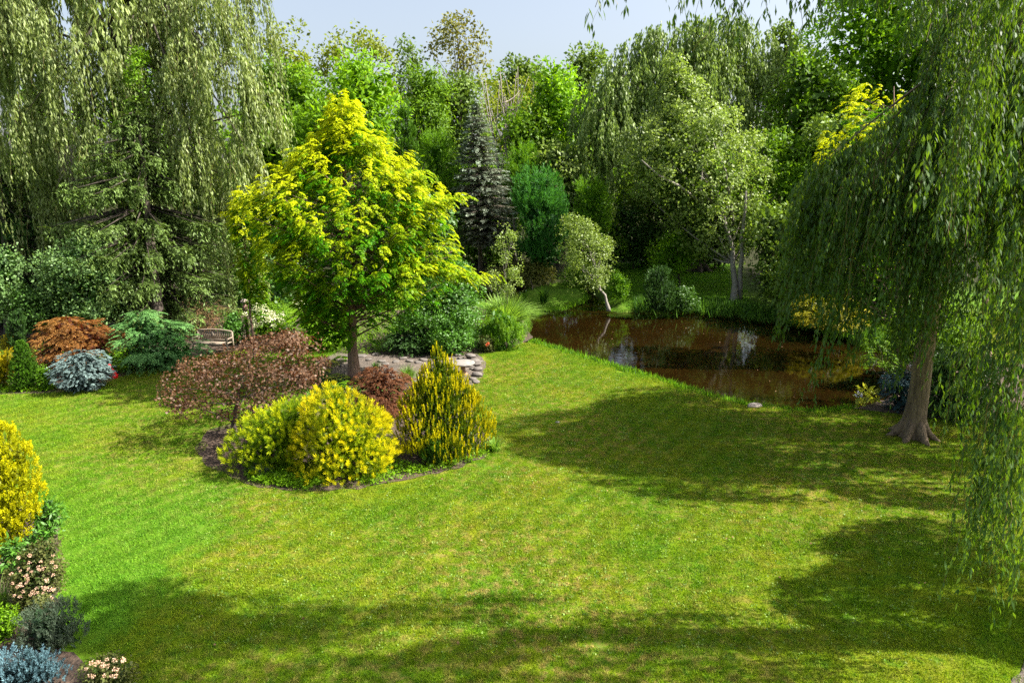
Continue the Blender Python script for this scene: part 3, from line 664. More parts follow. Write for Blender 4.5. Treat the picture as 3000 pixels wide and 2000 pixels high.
# ------------------------------------------------------------------ the golden redwood in the middle
def redwood(name, label, rows, base, tr, n_br, cov, Y=None, yellow=1.):
    b = G(*base) if len(base) == 2 else np.array(base); Y = Y or b[1]; pr = Prof(rows, Y); root = empty(name, b, label, "tree"); mb = MB()
    tp_ = np.array([pr.c[-1], Y, pr.z[-1] - .1]); t = np.linspace(0, 1, 16)[:, None]; C = b + (tp_ - b) * t; C[1:-1, :2] += rng.normal(size=(14, 2)) * .02
    rad = tr * (1 - .93 * t[:, 0] ** .9); rad[0] *= 1.35; rad[1] *= 1.08
    mb.tube(np.vstack([C[:1] - [0, 0, .15], C]), np.r_[rad[0] * 1.1, rad], 12, .04)
    E, off = pr.sample(n_br, .62, .85, 1.0); k_ = np.clip(1 + .34 * lumps(E, 2.6, 21), .6, 1.2)[:, None]; E = E + off * (k_ - 1); off = off * k_; zt_ = R(.55, .97, n_br // 3) * pr.h + pr.z[0]; c_, r_ = pr.at(zt_); a_ = R(0, 6.28, len(zt_)); o_ = np.stack([np.cos(a_) * r_ * .85, np.sin(a_) * r_ * .75, 0 * a_], 1); E = np.vstack([E, np.stack([c_, np.full(len(zt_), Y), zt_], 1) + o_]); off = np.vstack([off, o_]); P = []; Fw = []; tips = []; sc = []
    for e, o in zip(E, off):
        oh = norm(np.array([o[0], o[1], 0]) + 1e-9); L = np.hypot(o[0], o[1]); z0 = max(e[2] - L * R(.25, .6), b[2] + .15 * pr.z[-1]); q = np.clip((z0 - b[2]) / (pr.z[-1] - b[2]), 0, .97)
        a = np.array([np.interp(q, t[:, 0], C[:, k]) for k in range(3)]); m = (a + e) / 2 + [0, 0, -.06 * L] + rdir(1)[0] * .08 * L
        s = np.linspace(0, 1, 7)[:, None]; K = a * (1 - s) ** 2 + 2 * m * s * (1 - s) + e * s ** 2; mb.tube(K, np.maximum(tr * .22 * (1 - q) * (1 - .85 * s[:, 0]) + .004, .005), 5)
        nc = max(5, int(cov * (6 + L * 9))); ss = R(.28, 1.03, nc); ss[: nc // 3] = R(.75, 1.03, nc // 3)
        cc = np.stack([np.interp(ss, s[:, 0], K[:, k]) for k in range(3)], 1); wid = .09 + .26 * (1 - ss) * min(L, 2.5) * .7
        lat = np.array([-oh[1], oh[0], 0]); n_p = 11; uu = R(0, 1, n_p); P.append(e + np.stack([rng.normal(size=n_p) * .16 * (1.1 - uu), rng.normal(size=n_p) * .16 * (1.1 - uu), uu * .6], 1)); Fw.append(oh + rdir(n_p) * 1.2); tips.append(np.full(n_p, 1.1)); sc.append(R(.55, .9, n_p))
        cc += lat * (rng.normal(size=(nc, 1)) * wid[:, None]) + [0, 0, 1] * (R(-.42, .05, (nc, 1)))
        P.append(cc); Fw.append(oh + lat * rng.normal(size=(nc, 1)) * .7); g = (cc[:, 2] - np.interp(ss, s[:, 0], K[:, 2])); tips.append(np.clip(.62 + g * 2.2 + (ss - .7) * .7, 0, 1)); sc.append(R(.7, 1.25, nc))
    P = np.vstack(P); Fw = norm(np.vstack(Fw)); tips = np.concatenate(tips); sc = np.concatenate(sc)
    PR = p_feather(15, .30, .14, .05, .5, 6, .2)
    Q, ix = stamp(PR, P, frames(np.tile([0, 0, 1.], (len(P), 1)) + rdir(len(P)) * .3, Fw), sc)
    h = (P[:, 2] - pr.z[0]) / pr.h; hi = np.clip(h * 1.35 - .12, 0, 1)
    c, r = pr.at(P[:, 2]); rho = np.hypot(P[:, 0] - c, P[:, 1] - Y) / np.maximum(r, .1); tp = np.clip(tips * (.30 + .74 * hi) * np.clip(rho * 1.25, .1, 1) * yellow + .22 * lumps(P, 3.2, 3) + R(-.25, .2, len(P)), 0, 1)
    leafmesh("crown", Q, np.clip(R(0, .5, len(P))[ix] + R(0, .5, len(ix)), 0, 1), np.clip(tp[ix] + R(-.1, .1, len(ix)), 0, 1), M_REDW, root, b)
    mb.build("trunk", BARKR, root, smooth=True, off=b); return root
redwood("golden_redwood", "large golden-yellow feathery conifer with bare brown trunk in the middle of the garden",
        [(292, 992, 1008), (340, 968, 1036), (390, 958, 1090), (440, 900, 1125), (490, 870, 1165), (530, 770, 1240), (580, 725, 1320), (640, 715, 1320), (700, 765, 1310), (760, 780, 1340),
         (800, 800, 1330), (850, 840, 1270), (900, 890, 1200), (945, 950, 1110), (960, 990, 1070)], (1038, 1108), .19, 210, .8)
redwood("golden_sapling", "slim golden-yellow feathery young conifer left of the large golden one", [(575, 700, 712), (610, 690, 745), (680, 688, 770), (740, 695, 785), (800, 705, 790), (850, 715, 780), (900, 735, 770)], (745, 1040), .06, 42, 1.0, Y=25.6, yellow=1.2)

# low drooping limb of the redwood reaching right is its own crown part
def limb_part(parent, a, e, n, off):
    a = np.array(a); e = np.array(e); m = (a + e) / 2 + [0, 0, .35]; s = R(.35, 1.0, n)[:, None]; K = a * (1 - s) ** 2 + 2 * m * s * (1 - s) + e * s ** 2
    K += rng.normal(size=(n, 3)) * [.28, .28, .10] + [0, 0, -.12]
    Q, ix = stamp(p_feather(18, .34, .15, .045, .6, 5, .3), K, frames(np.tile([0, 0, 1.], (n, 1)) + rdir(n) * .3, np.tile(norm(e - a), (n, 1)) + rdir(n) * .6), R(.7, 1.2, n))
    leafmesh("branch_spray", Q, R(0, 1, len(Q)), np.clip(.55 + R(-.4, .4, n)[ix], 0, 1), M_REDW, parent, off)
gr = [o for o in S.objects if o.name == "golden_redwood"][0]; b0 = np.array(gr.location); Yr = b0[1]
for a_, e_, n_ in (((1060, 760), (1400, 800), 210), ((1040, 700), (1325, 560), 160), ((1020, 620), (885, 425), 120), ((1030, 560), (1235, 500), 120), ((1020, 700), (735, 560), 170), ((1020, 760), (800, 700), 140), ((1010, 480), (1108, 395), 80)):
    limb_part(gr, A(a_[0], a_[1], Yr), A(e_[0], e_[1], Yr - .6), n_, b0)

# ------------------------------------------------------------------ the island bed
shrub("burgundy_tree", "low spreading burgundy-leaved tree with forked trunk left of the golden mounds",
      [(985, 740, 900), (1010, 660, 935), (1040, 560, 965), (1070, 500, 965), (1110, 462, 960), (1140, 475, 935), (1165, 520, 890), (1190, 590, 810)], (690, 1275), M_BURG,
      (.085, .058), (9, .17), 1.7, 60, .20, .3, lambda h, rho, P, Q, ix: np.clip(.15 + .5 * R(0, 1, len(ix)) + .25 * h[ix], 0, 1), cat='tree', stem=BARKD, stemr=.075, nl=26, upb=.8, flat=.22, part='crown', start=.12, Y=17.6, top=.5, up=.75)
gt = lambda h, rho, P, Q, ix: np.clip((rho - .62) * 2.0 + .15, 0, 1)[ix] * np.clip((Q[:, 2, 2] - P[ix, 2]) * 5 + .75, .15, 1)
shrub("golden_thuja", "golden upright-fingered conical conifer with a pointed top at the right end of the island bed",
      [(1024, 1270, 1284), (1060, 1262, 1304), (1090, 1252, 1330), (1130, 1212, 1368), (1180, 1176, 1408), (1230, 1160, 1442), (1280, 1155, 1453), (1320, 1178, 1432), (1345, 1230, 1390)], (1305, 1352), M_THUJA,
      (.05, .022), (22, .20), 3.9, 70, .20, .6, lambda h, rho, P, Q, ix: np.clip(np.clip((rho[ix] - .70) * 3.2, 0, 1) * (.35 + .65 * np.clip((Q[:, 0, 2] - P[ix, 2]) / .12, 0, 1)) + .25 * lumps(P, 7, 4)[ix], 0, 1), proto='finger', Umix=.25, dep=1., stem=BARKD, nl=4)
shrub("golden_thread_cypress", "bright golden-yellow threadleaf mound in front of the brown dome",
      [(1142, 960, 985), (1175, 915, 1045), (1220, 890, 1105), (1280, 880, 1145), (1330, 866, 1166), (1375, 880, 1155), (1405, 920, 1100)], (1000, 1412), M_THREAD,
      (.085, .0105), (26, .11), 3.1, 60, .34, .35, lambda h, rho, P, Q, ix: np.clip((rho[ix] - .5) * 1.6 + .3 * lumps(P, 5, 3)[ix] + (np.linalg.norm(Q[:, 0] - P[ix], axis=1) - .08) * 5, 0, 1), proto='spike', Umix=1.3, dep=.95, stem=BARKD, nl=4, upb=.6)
shrub("yellow_green_cypress", "looser yellow-green threadleaf mound beside the burgundy tree's trunk",
      [(1192, 830, 900), (1225, 730, 930), (1270, 680, 935), (1310, 655, 930), (1350, 680, 920), (1380, 700, 900)], (800, 1385), M_THREADG,
      (.085, .0105), (26, .11), 2.9, 50, .36, .35, lambda h, rho, P, Q, ix: np.clip((rho[ix] - .55) * 1.5 + .3 * lumps(P, 5, 5)[ix] + (np.linalg.norm(Q[:, 0] - P[ix], axis=1) - .08) * 5, 0, 1), proto='spike', Umix=1.3, dep=.95, stem=BARKD, nl=4, upb=.6)
shrub("brown_laceleaf_maple", "reddish-brown domed laceleaf maple beside the golden conifer's trunk",
      [(1078, 1090, 1145), (1100, 1050, 1190), (1130, 1015, 1212), (1170, 1000, 1222), (1205, 1040, 1205), (1228, 1090, 1180)], (1110, 1232), M_LACE,
      (.06, .013), (18, .10), 3.4, 46, .35, .45, lambda h, rho, P, Q, ix: np.clip(R(0, 1, len(ix)) * .6 + .35 * h[ix], 0, 1), proto='feather', dep=1., stem=BARKD, nl=6, upb=.8, flat=.5)
shrub("dwarf_pine", "small soft green pine against the foot of the golden conical conifer",
      [(1275, 1250, 1275), (1300, 1235, 1290), (1335, 1230, 1310), (1355, 1245, 1300)], (1262, 1372), M_CONE, (.07, .010), (22, .14), 2.6, 12, .4, .4, out_tip, proto='spike', stem=BARKD, nl=3)

# ------------------------------------------------------------------ left border
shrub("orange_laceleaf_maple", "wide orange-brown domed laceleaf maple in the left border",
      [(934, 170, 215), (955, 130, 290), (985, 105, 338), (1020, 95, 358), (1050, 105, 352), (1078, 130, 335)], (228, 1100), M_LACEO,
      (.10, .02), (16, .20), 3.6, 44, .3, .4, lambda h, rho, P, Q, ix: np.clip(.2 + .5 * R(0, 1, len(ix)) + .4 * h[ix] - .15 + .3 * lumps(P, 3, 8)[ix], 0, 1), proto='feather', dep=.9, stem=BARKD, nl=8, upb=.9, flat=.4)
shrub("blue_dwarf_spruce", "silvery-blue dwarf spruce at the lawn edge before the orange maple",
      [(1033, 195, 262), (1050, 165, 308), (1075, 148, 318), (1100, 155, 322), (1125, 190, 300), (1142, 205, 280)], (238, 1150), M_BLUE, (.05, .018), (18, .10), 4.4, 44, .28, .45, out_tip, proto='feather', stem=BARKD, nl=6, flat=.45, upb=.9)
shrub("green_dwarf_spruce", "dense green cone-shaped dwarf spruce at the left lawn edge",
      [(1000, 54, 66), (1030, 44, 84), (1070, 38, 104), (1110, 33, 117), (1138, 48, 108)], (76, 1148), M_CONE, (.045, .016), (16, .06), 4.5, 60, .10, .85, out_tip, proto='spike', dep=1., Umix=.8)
shrub("yellow_cone_shrub", "small yellow conifer at the left picture edge beside the green cone", [(1030, -10, 28), (1055, -22, 38), (1100, -28, 40), (1130, -20, 28)], (5, 1140), M_YSH, (.06, .02), (18, .12), 3.4, 16, .3, .5, out_tip, proto='spike')
shrub("dark_column_conifer", "dark green columnar conifer behind the green cone", [(922, 38, 62), (950, 26, 72), (985, 28, 72), (1030, 34, 66)], (50, 1080), M_DARKC, (.06, .02), (18, .13), 3.4, 18, .3, .5, out_tip, proto='spike', stem=BARKD)
shrub("small_yellow_shrub", "small loose yellow-leaved shrub between the dark column and the picture edge", [(982, 10, 36), (1000, 0, 40), (1020, 0, 34)], (18, 1075), M_YSH, (.07, .045), (9, .14), 2., 8, .35, .4, stem=BARK, stemr=.02)
shrub("blue_green_juniper", "spreading blue-green juniper between the orange maple and the bench",
      [(915, 395, 430), (940, 362, 485), (970, 345, 540), (1000, 335, 590), (1030, 330, 605), (1060, 350, 560), (1082, 380, 500)], (450, 1090), M_JUNI, (.09, .022), (20, .26), 3.2, 34, .32, .35, out_tip, proto='feather', stem=BARKD, nl=8, flat=.4, upb=.9)
shrub("leafy_shrub", "leafy light-edged green shrub overlapping the bench's right end", [(922, 660, 700), (945, 640, 718), (975, 648, 722), (1000, 668, 716)], (692, 1012), M_GLOSS, (.09, .06), (9, .16), 2.8, 18, .34, .4, stem=BARK, stemr=.03, Y=27.6)
shrub("fringe_shrub_green", "light green leafy shrub at the base of the juniper's left side", [(1030, 330, 370), (1055, 320, 400), (1080, 335, 395)], (355, 1095), M_BRI, (.08, .05), (9, .14), 2.2, 12, .35, .4, stem=BARK, stemr=.02)
shrub("lime_perennial", "lime-green leafy perennial between the green cone and the blue spruce", [(1070, 112, 128), (1095, 110, 140), (1120, 112, 150), (1140, 115, 150)], (130, 1145), M_BAM, (.09, .045), (9, .14), 2.2, 12, .35, .4)
shrub("pale_edged_tree", "bushy small tree with pale-edged leaves above the orange maple",
      [(678, 250, 300), (710, 190, 320), (760, 120, 340), (810, 105, 352), (860, 140, 385), (900, 160, 388), (940, 220, 350)], (250, 1000), M_VAR, (.12, .075), (10, .30), 2.6, 40, .28, .35, cat='tree', stem=BARK, stemr=.10, nl=16, part='crown', Y=27.5)
shrub("pale_edged_tree", "pale-leaved small tree cut by the left picture edge", [(728, -40, 40), (770, -70, 62), (830, -80, 55), (880, -80, 62), (930, -60, 40)], (-10, 1000), M_VAR, (.12, .075), (10, .30), 2.6, 26, .3, .35, cat='tree', stem=BARK, stemr=.09, nl=10, part='crown', Y=27)
shrub("shaded_shrub", "dark green shaded shrub between the two pale-leaved trees", [(840, 60, 160), (880, 30, 185), (920, 40, 190), (960, 60, 170)], (110, 1010), M_GLOSSD, (.11, .07), (10, .28), 2.6, 20, .3, .4, stem=BARK, stemr=.05, Y=27)
shrub("round_green_shrub", "fresh green leafy shrub behind the orange maple, below the pale-edged tree", [(845, 180, 230), (880, 175, 250), (920, 185, 250)], (215, 990), M_BRI, (.12, .08), (9, .25), 2.4, 14, .35, .4, stem=BARK, stemr=.04, Y=28)

# norway spruce
conifer("norway_spruce", "huge dark drooping spruce behind the left border under the big willow",
        [(300, 380, 420), (400, 300, 500), (500, 240, 590), (600, 195, 640), (700, 180, 670), (800, 210, 680), (880, 290, 690), (930, 370, 660), (975, 430, 630)], (470, 1002), M_SPRU,
        (14, .50, .19, .06), 22, 13, .34, BARKD, .28, hang=(8, .6, .155, .05, 3), Y=29.5, upturn=.35, inner=.2)
conifer("shade_conifer", "dark spruce in deep shade at far left behind the pale-leaved trees", [(470, -60, 60), (560, -150, 150), (650, -180, 220), (760, -200, 260), (860, -180, 240), (940, -150, 200)], (30, 995), M_DARKC,
        (14, .6, .22, .07), 16, 10, .3, BARKD, .22, hang=(8, .6, .17, .06, 2), Y=31.5)
b = A(600, 925, 28.6); root = empty("dead_branch_brush", G(600, 985), "tangle of dead brown twigs hanging above the bench", "branches")
P = b + rng.normal(size=(260, 3)) * [.55, .4, .38]; Q, ix = stamp(p_hang(14, .5, .16, .012), P, frames(norm(rdir(260) * [1, 1, .4] + [.2, 0, .7])), R(.6, 1.3, 260)); leafmesh("twigs", Q, R(0, 1, len(Q)), R(0, 1, len(Q)), M_DEAD, root, G(600, 985))

# bench
def bench():
    c = G(618, 1034); b = np.array([c[0], c[1] + .25, 0]); t = empty("garden_bench", b, "weathered grey wooden garden bench with slatted back in the left border", "bench", rz=math.radians(-9))
    wd = plain("wood_weathered", (.20, .155, .11), (.34, .27, .20), 14, .8, .4); w = 1.55
    def bx(nm, cc, d, par=t): m = MB(); m.box(cc, d); return m.build(nm, wd, par)
    for x in (-w / 2, w / 2):
        bx("leg", (x, -.22, .21), (.06, .06, .42)); bx("leg", (x, .24, .44), (.06, .06, .88)); bx("armrest", (x, -.01, .64), (.075, .54, .035)); bx("arm_post", (x, -.22, .525), (.05, .05, .20))
    for k in range(5): bx("seat_slat", (0, -.21 + .10 * k, .42), (w - .04, .082, .024))
    bx("seat_rail", (0, -.235, .375), (w - .06, .03, .06)); bx("lower_rail", (0, .24, .50), (w - .06, .035, .05))
    n = 9; xs_ = np.linspace(-w / 2, w / 2, n); zs = .90 + .07 * np.cos(xs_ / (w / 2) * 1.5)
    m = MB(); m.tube(np.stack([xs_, np.full(n, .24), zs], 1), .034, 4); m.build("top_rail", wd, t)
    for k in range(17):
        x = -w / 2 + .09 + k * (w - .18) / 16
        if 6 <= k <= 7: continue
        bx("back_slat", (x, .24, .70), (.042, .018, .36 + .05 * math.cos(x * 2)))
    bx("back_panel", (-.11, .24, .70), (.15, .022, .38))
bench(); [o for o in S.objects if o.name == 'garden_bench'][0].scale = (.95, .95, .88)
p = G(714, 1003); t = empty("bird_feeder_post", (p[0], 28.3, 0), "slim brown wooden post with a small cap beside the white-flowering shrub", "post")
wd = plain("wood_brown", (.13, .06, .05), (.24, .13, .10), 12, .8, .3); m = MB(); m.box((0, 0, .82), (.10, .10, 1.64)); m.build("post", wd, t); m = MB(); m.box((0, 0, 1.36), (.15, .15, .22)); m.build("collar", wd, t)
m = MB(); m.box((0, 0, 1.66), (.26, .22, .07)); m.box((0, 0, 1.72), (.18, .15, .06)); m.build("cap", plain("wood_pale_cap", (.4, .3, .27), (.5, .4, .36)), t)

# hydrangea
hy, pr = shrub("hydrangea", "green shrub covered in creamy-white flower balls behind the burgundy tree", [(872, 730, 800), (905, 718, 850), (945, 722, 865), (985, 735, 855)], (785, 1010), M_MID, (.11, .075), (9, .2), 2.4, 24, .32, .4, stem=BARK, stemr=.04, Y=28)
hb = np.array(hy.location)
pts = [(745, 898), (757, 893), (770, 897), (777, 904), (735, 908), (748, 914), (762, 912), (775, 918), (787, 922), (742, 930), (790, 915), (798, 920), (765, 925), (782, 930), (790, 935), (780, 940), (802, 915), (812, 928), (718, 921), (753, 905), (768, 903), (800, 930), (742, 945), (752, 952), (740, 960), (765, 948), (825, 940), (840, 955), (828, 918), (866, 885), (880, 882), (885, 893), (893, 890), (872, 896), (803, 955)]
bloom(hy, [A(x, y, 26.75 + R(-.2, .2)) for x, y in pts], .105, M_WHF, off=hb, n=4)

# red ornament
p = G(336, 1108); t = empty("garden_ornament", p, "small bright red garden ornament leaning at the lawn edge beside the blue spruce", "ornament"); t.rotation_euler = (0, math.radians(-14), 0)
V, Qo, T = lathe([(.13, 0), (.14, .06), (.12, .18), (.085, .30), (.055, .36)], 10); m = MB(); m.add(V, Qo, T); m.build("body", M_RED, t, True)
V, Qo, T = lathe([(.02, .35), (.065, .385), (.07, .43), (.045, .48), (.01, .56)], 8); m = MB(); m.add(V, Qo, T); m.build("hood", M_RED, t, True)

# ------------------------------------------------------------------ patio, stones, table
STONEP = plain("stone_speckled", (.16, .13, .11), (.42, .36, .31), 9, .9, .8); STONE = plain("stone_grey", (.075, .064, .055), (.19, .165, .145), 5, .9, .5); STONEW = plain("stone_pale", (.16, .14, .125), (.30, .275, .25), 5, .9, .5)
fl = [(1080, 1056), (1120, 1060), (1160, 1062), (1200, 1060), (1240, 1056), (1285, 1052), (1330, 1060), (1350, 1052), (1375, 1075), (1392, 1084), (1395, 1096), (1385, 1112), (1400, 1060), (1020, 1046), (1060, 1045), (1100, 1040), (1310, 1054), (1180, 1052), (1225, 1064), (1395, 1120), (1130, 1070), (1010, 1072), (1340, 1042), (1368, 1056)]
for k, (x, y) in enumerate(fl):
    g = G(x, y); V, T = rock(R(.14, .28), R(.10, .2), R(.03, .05), k); o = mesh("flagstone", V, T, STONE, path); o.location = (g[0], g[1], .045); o.rotation_euler = (R(-.06, .06), R(-.06, .06), R(0, 6))
for k, (x, y, s, lb) in enumerate([(1378, 1054, .26, "brown slab rock on top of the small stone pile beside the round table"), (1392, 1062, .24, "grey flat rock at the base of the stone pile beside the lawn"), (1396, 1072, .22, "thin grey rock at the lawn edge right of the round table"), (1398, 1086, .20, "flat grey stepping rock nearest the lawn below the table"), (1398, 1102, .24, "wide flat grey stone between round table and golden conical conifer")]):
    g = G(x, y); V, T = rock(s, s * .7, .09 if k else .11, 40 + k); o = tag(mesh("rock", V, T, STONE), lb, "rock", "rocks beside the round table"); o.location = (g[0], g[1], .08 + (.08 if k == 0 else 0)); o.rotation_euler = (0, R(-.08, .08), R(-.4, .4))
g = G(1357, 1097); t = empty("round_table", g, "round weathered pale table behind the golden conical conifer", "table")
V, Qo, T = lathe([(.40, .40), (.42, .42), (.42, .445), (.40, .46)], 28); m = MB(); m.add(V, Qo, T); m.build("tabletop", STONEW, t)
V, Qo, T = lathe([(.17, 0), (.16, .05), (.08, .14), (.09, .34), (.15, .399)], 12); m = MB(); m.add(V, Qo, T); m.build("pedestal", plain("terracotta", (.22, .12, .07), (.34, .19, .11)), t, True)
V, T = rock(.29, .15, .10, 77); o = tag(mesh("boulder", V, T, STONEP), "pale boulder on the bank at the pond's near edge", "rock"); g = G(2208, 1190); o.location = (g[0], g[1], .02); o.rotation_euler = (0, 0, .2)
V, T = rock(.07, .05, .03, 5); o = tag(mesh("stone", V, T, STONEW), "small pale stone lying on the open lawn", "stone"); g = G(1633, 1238); o.location = (g[0], g[1], .02)

# ------------------------------------------------------------------ planting round the patio
shrub("holly_shrub", "large dense dark green shrub between the golden conifer and the pond",
      [(785, 1290, 1370), (820, 1235, 1408), (870, 1190, 1425), (930, 1150, 1425), (980, 1150, 1420), (1020, 1170, 1410)], (1290, 1036), M_GLOSS, (.10, .055), (11, .24), 2.8, 46, .26, .35, stem=BARKD, stemr=.08, nl=14, Y=27.2)
shrub("low_spreading_yew", "low dark spreading conifer below the large green shrub", [(970, 1150, 1230), (995, 1130, 1260), (1025, 1130, 1265)], (1195, 1042), M_DARKC, (.09, .022), (20, .24), 2.8, 16, .3, .4, lambda h, rho, P, Q, ix: np.clip((rho - .3) * 1.3, 0, 1)[ix], proto='feather', flat=.4)
shrub("glossy_broadleaf_shrub", "glossy broad-leaved shrub beside the stone pile", [(940, 1270, 1360), (970, 1250, 1390), (1010, 1250, 1390), (1035, 1280, 1380)], (1325, 1044), M_GLOSS, (.12, .05), (10, .2), 2.6, 18, .3, .4, stem=BARK, Y=26.1)
grass_clump("maiden_grass", "tall arching ornamental grass at the pond's left edge", (1480, 975), 1500, 2.0, .040, .95, M_GRL, 'ornamental grass', rad=.28, arch=.55)
shrub("weeping_pine", "soft drooping light green pine before the arching grass", [(915, 1420, 1500), (945, 1400, 1530), (985, 1400, 1535), (1015, 1420, 1520)], (1470, 1028), M_BAM, (.11, .014), (26, .24), 2.6, 20, .3, .4, out_tip, proto='hang', stem=BARK, stemr=.05)
rs, pr = shrub("red_flowered_rose", "small leafy rose bush with a red flower by the weeping pine", [(985, 1405, 1440), (1005, 1400, 1450), (1028, 1405, 1445)], (1424, 1034), M_ROSE, (.06, .04), (8, .12), 2., 10, .35, .4)
bloom(rs, [A(1428, 1008, 25.7)], .07, leafmat("petal_red", (.6, .05, .03), (.75, .15, .08), .2), off=np.array(rs.location), n=1)
shrub("fern_mass", "bright ferny foliage under the golden conifer left of its trunk", [(880, 880, 990), (915, 850, 1000), (960, 860, 1010), (1000, 890, 1010)], (940, 1028), M_BRI, (.13, .04), (14, .26), 2.4, 26, .3, .4, out_tip, proto='feather', Y=26.8)
for k, (x, y, n, L, m_, lb) in enumerate([(905, 1022, 260, 1.1, M_GRB, "dark arching daylily clump behind the burgundy tree"), (850, 1010, 160, .9, M_GRB, "narrow daylily clump right of the white-flowering shrub"),
        (1195, 1118, 300, .75, M_GRL, "pale green fine grass tuft on the gravel behind the brown dome"), (1238, 1150, 150, .8, M_GRB, "upright strap-leaved clump between brown dome and golden conical conifer"),
        (1100, 1082, 90, .4, M_GRB, "small green strap-leaved plant on the gravel right of the trunk"), (1205, 1196, 120, .55, M_GRB, "grassy clump at the brown dome's right foot"), (918, 1190, 120, .7, M_GRB, "upright iris leaves left of the golden threadleaf mound"),
        (750, 1250, 120, .7, M_GRB, "upright iris leaves behind the yellow-green mound"), (1450, 1320, 130, .5, M_GRL, "thin pale grass clump at the right foot of the golden conical conifer"), (770, 1400, 60, .5, M_LAV, "grey-blue spiky clump at the bed's front edge"),
        (990, 1020, 120, .8, M_GRB, "tall dark leaf clump behind the golden conifer's trunk")]):
    grass_clump("strap_leaf_clump", lb, (x, y), n, L, .02, .7, m_, 'plant', 'strap-leaved clumps', rad=.12)
for k, (x, y, r, lb) in enumerate([(965, 1078, .34, "variegated gold hosta nearest the burgundy tree"), (1000, 1064, .26, "small gold hosta left of the golden conifer's trunk"), (945, 1100, .3, "gold-edged hosta before the gravel, left of the trunk"), (988, 1118, .32, "green and gold hosta at the golden conifer's foot"), (1018, 1140, .26, "hosta clump between trunk and brown dome")]):
    b = G(x, y); n = 60; a = R(0, 6.28, n); o = np.stack([np.cos(a), np.sin(a), 0 * a], 1); rr = R(.1, 1, (n, 1)); P = b + o * rr * r + [0, 0, .12] + np.array([0, 0, .14]) * (1 - rr); rt = empty("hosta", b, lb, "hosta", "hostas near the golden conifer")
    leafmesh("leaves", leafq(P, o + [0, 0, .1], norm(o * .5 + [0, 0, 1]), .17, .10, .15), R(0, 1, n), R(.1, .9, n), M_HOS if k % 3 != 1 else M_BRI, rt, b)
def strewn(name, label, pl, n, mat, L, Wd, k, rad, zmax=.12, cat='ground cover', proto='cluster', z0=0.):
    lo, hi = pl.min(0), pl.max(0); P = lo + R(0, 1, (n * 4, 2)) * (hi - lo); P = P[inside(P, pl)][:n]; n = len(P)
    f = lumps(np.c_[P, P[:, :1] * 0], 3.5, n); P3 = np.c_[P, z0 + R(0, zmax, n) * (.55 + .45 * f)]
    PR = p_cluster(k, rad, L, Wd) if proto == 'cluster' else p_spike(k, rad, L, Wd)
    M = frames(norm(rdir(n) * .4 + [0, 0, 1])); Q, ix = stamp(PR, P3, M, R(.6, 1.3, n)); o = leafmesh(name, Q, np.clip(R(0, .5, n)[ix] + R(0, .5, len(ix)), 0, 1), R(0, 1, len(ix)), mat, None, (0, 0, 0))
    return tag(o, label, cat, kind="stuff")
strewn("ground_cover", "fresh green ground cover at the island bed's front edge", poly([(715, 1385), (760, 1368), (850, 1360), (940, 1375), (965, 1415), (900, 1434), (800, 1426), (740, 1412)]), 1100, M_BRI, .06, .03, 10, .10, .2)
strewn("edge_plants", "low leafy edging plants in front of the golden mounds", poly([(1020, 1400), (1100, 1360), (1170, 1350), (1200, 1370), (1330, 1345), (1440, 1300), (1464, 1290), (1430, 1330), (1330, 1368), (1200, 1396), (1080, 1424)]), 650, M_BRI, .07, .035, 8, .10, .14)
strewn("bed_undergrowth", "low leafy plants between the gravel and the mounds", poly([(930, 1100), (1050, 1115), (1190, 1140), (1240, 1190), (1160, 1235), (1000, 1180), (925, 1170)]), 700, M_GLOSS, .08, .045, 8, .13, .2)
strewn("border_edging", "low green plants along the left border's lawn edge", poly([(-60, 1120), (30, 1130), (120, 1125), (170, 1135), (160, 1146), (0, 1152), (-80, 1152)]), 420, M_BRI, .08, .045, 8, .12, .16)
strewn("border_undergrowth", "mixed leafy undergrowth along the back of the left border", poly([(-300, 1000), (300, 990), (420, 990), (420, 1040), (300, 1060), (100, 1080), (-300, 1090)]), 900, M_MID, .10, .06, 8, .2, .35)
strewn("shade_plants", "low ferny plants in the shade behind the golden conifer's trunk", poly([(880, 1030), (1000, 1036), (1150, 1036), (1180, 980), (1150, 900), (985, 890), (880, 930)]), 1300, M_MID, .12, .05, 9, .2, .4)
strewn("pondside_undergrowth", "leafy undergrowth on the bed beside the pond", poly([(1130, 1000), (1400, 1020), (1530, 1000), (1545, 960), (1500, 930), (1150, 930)]), 1000, M_GLOSS, .10, .055, 8, .18, .35)

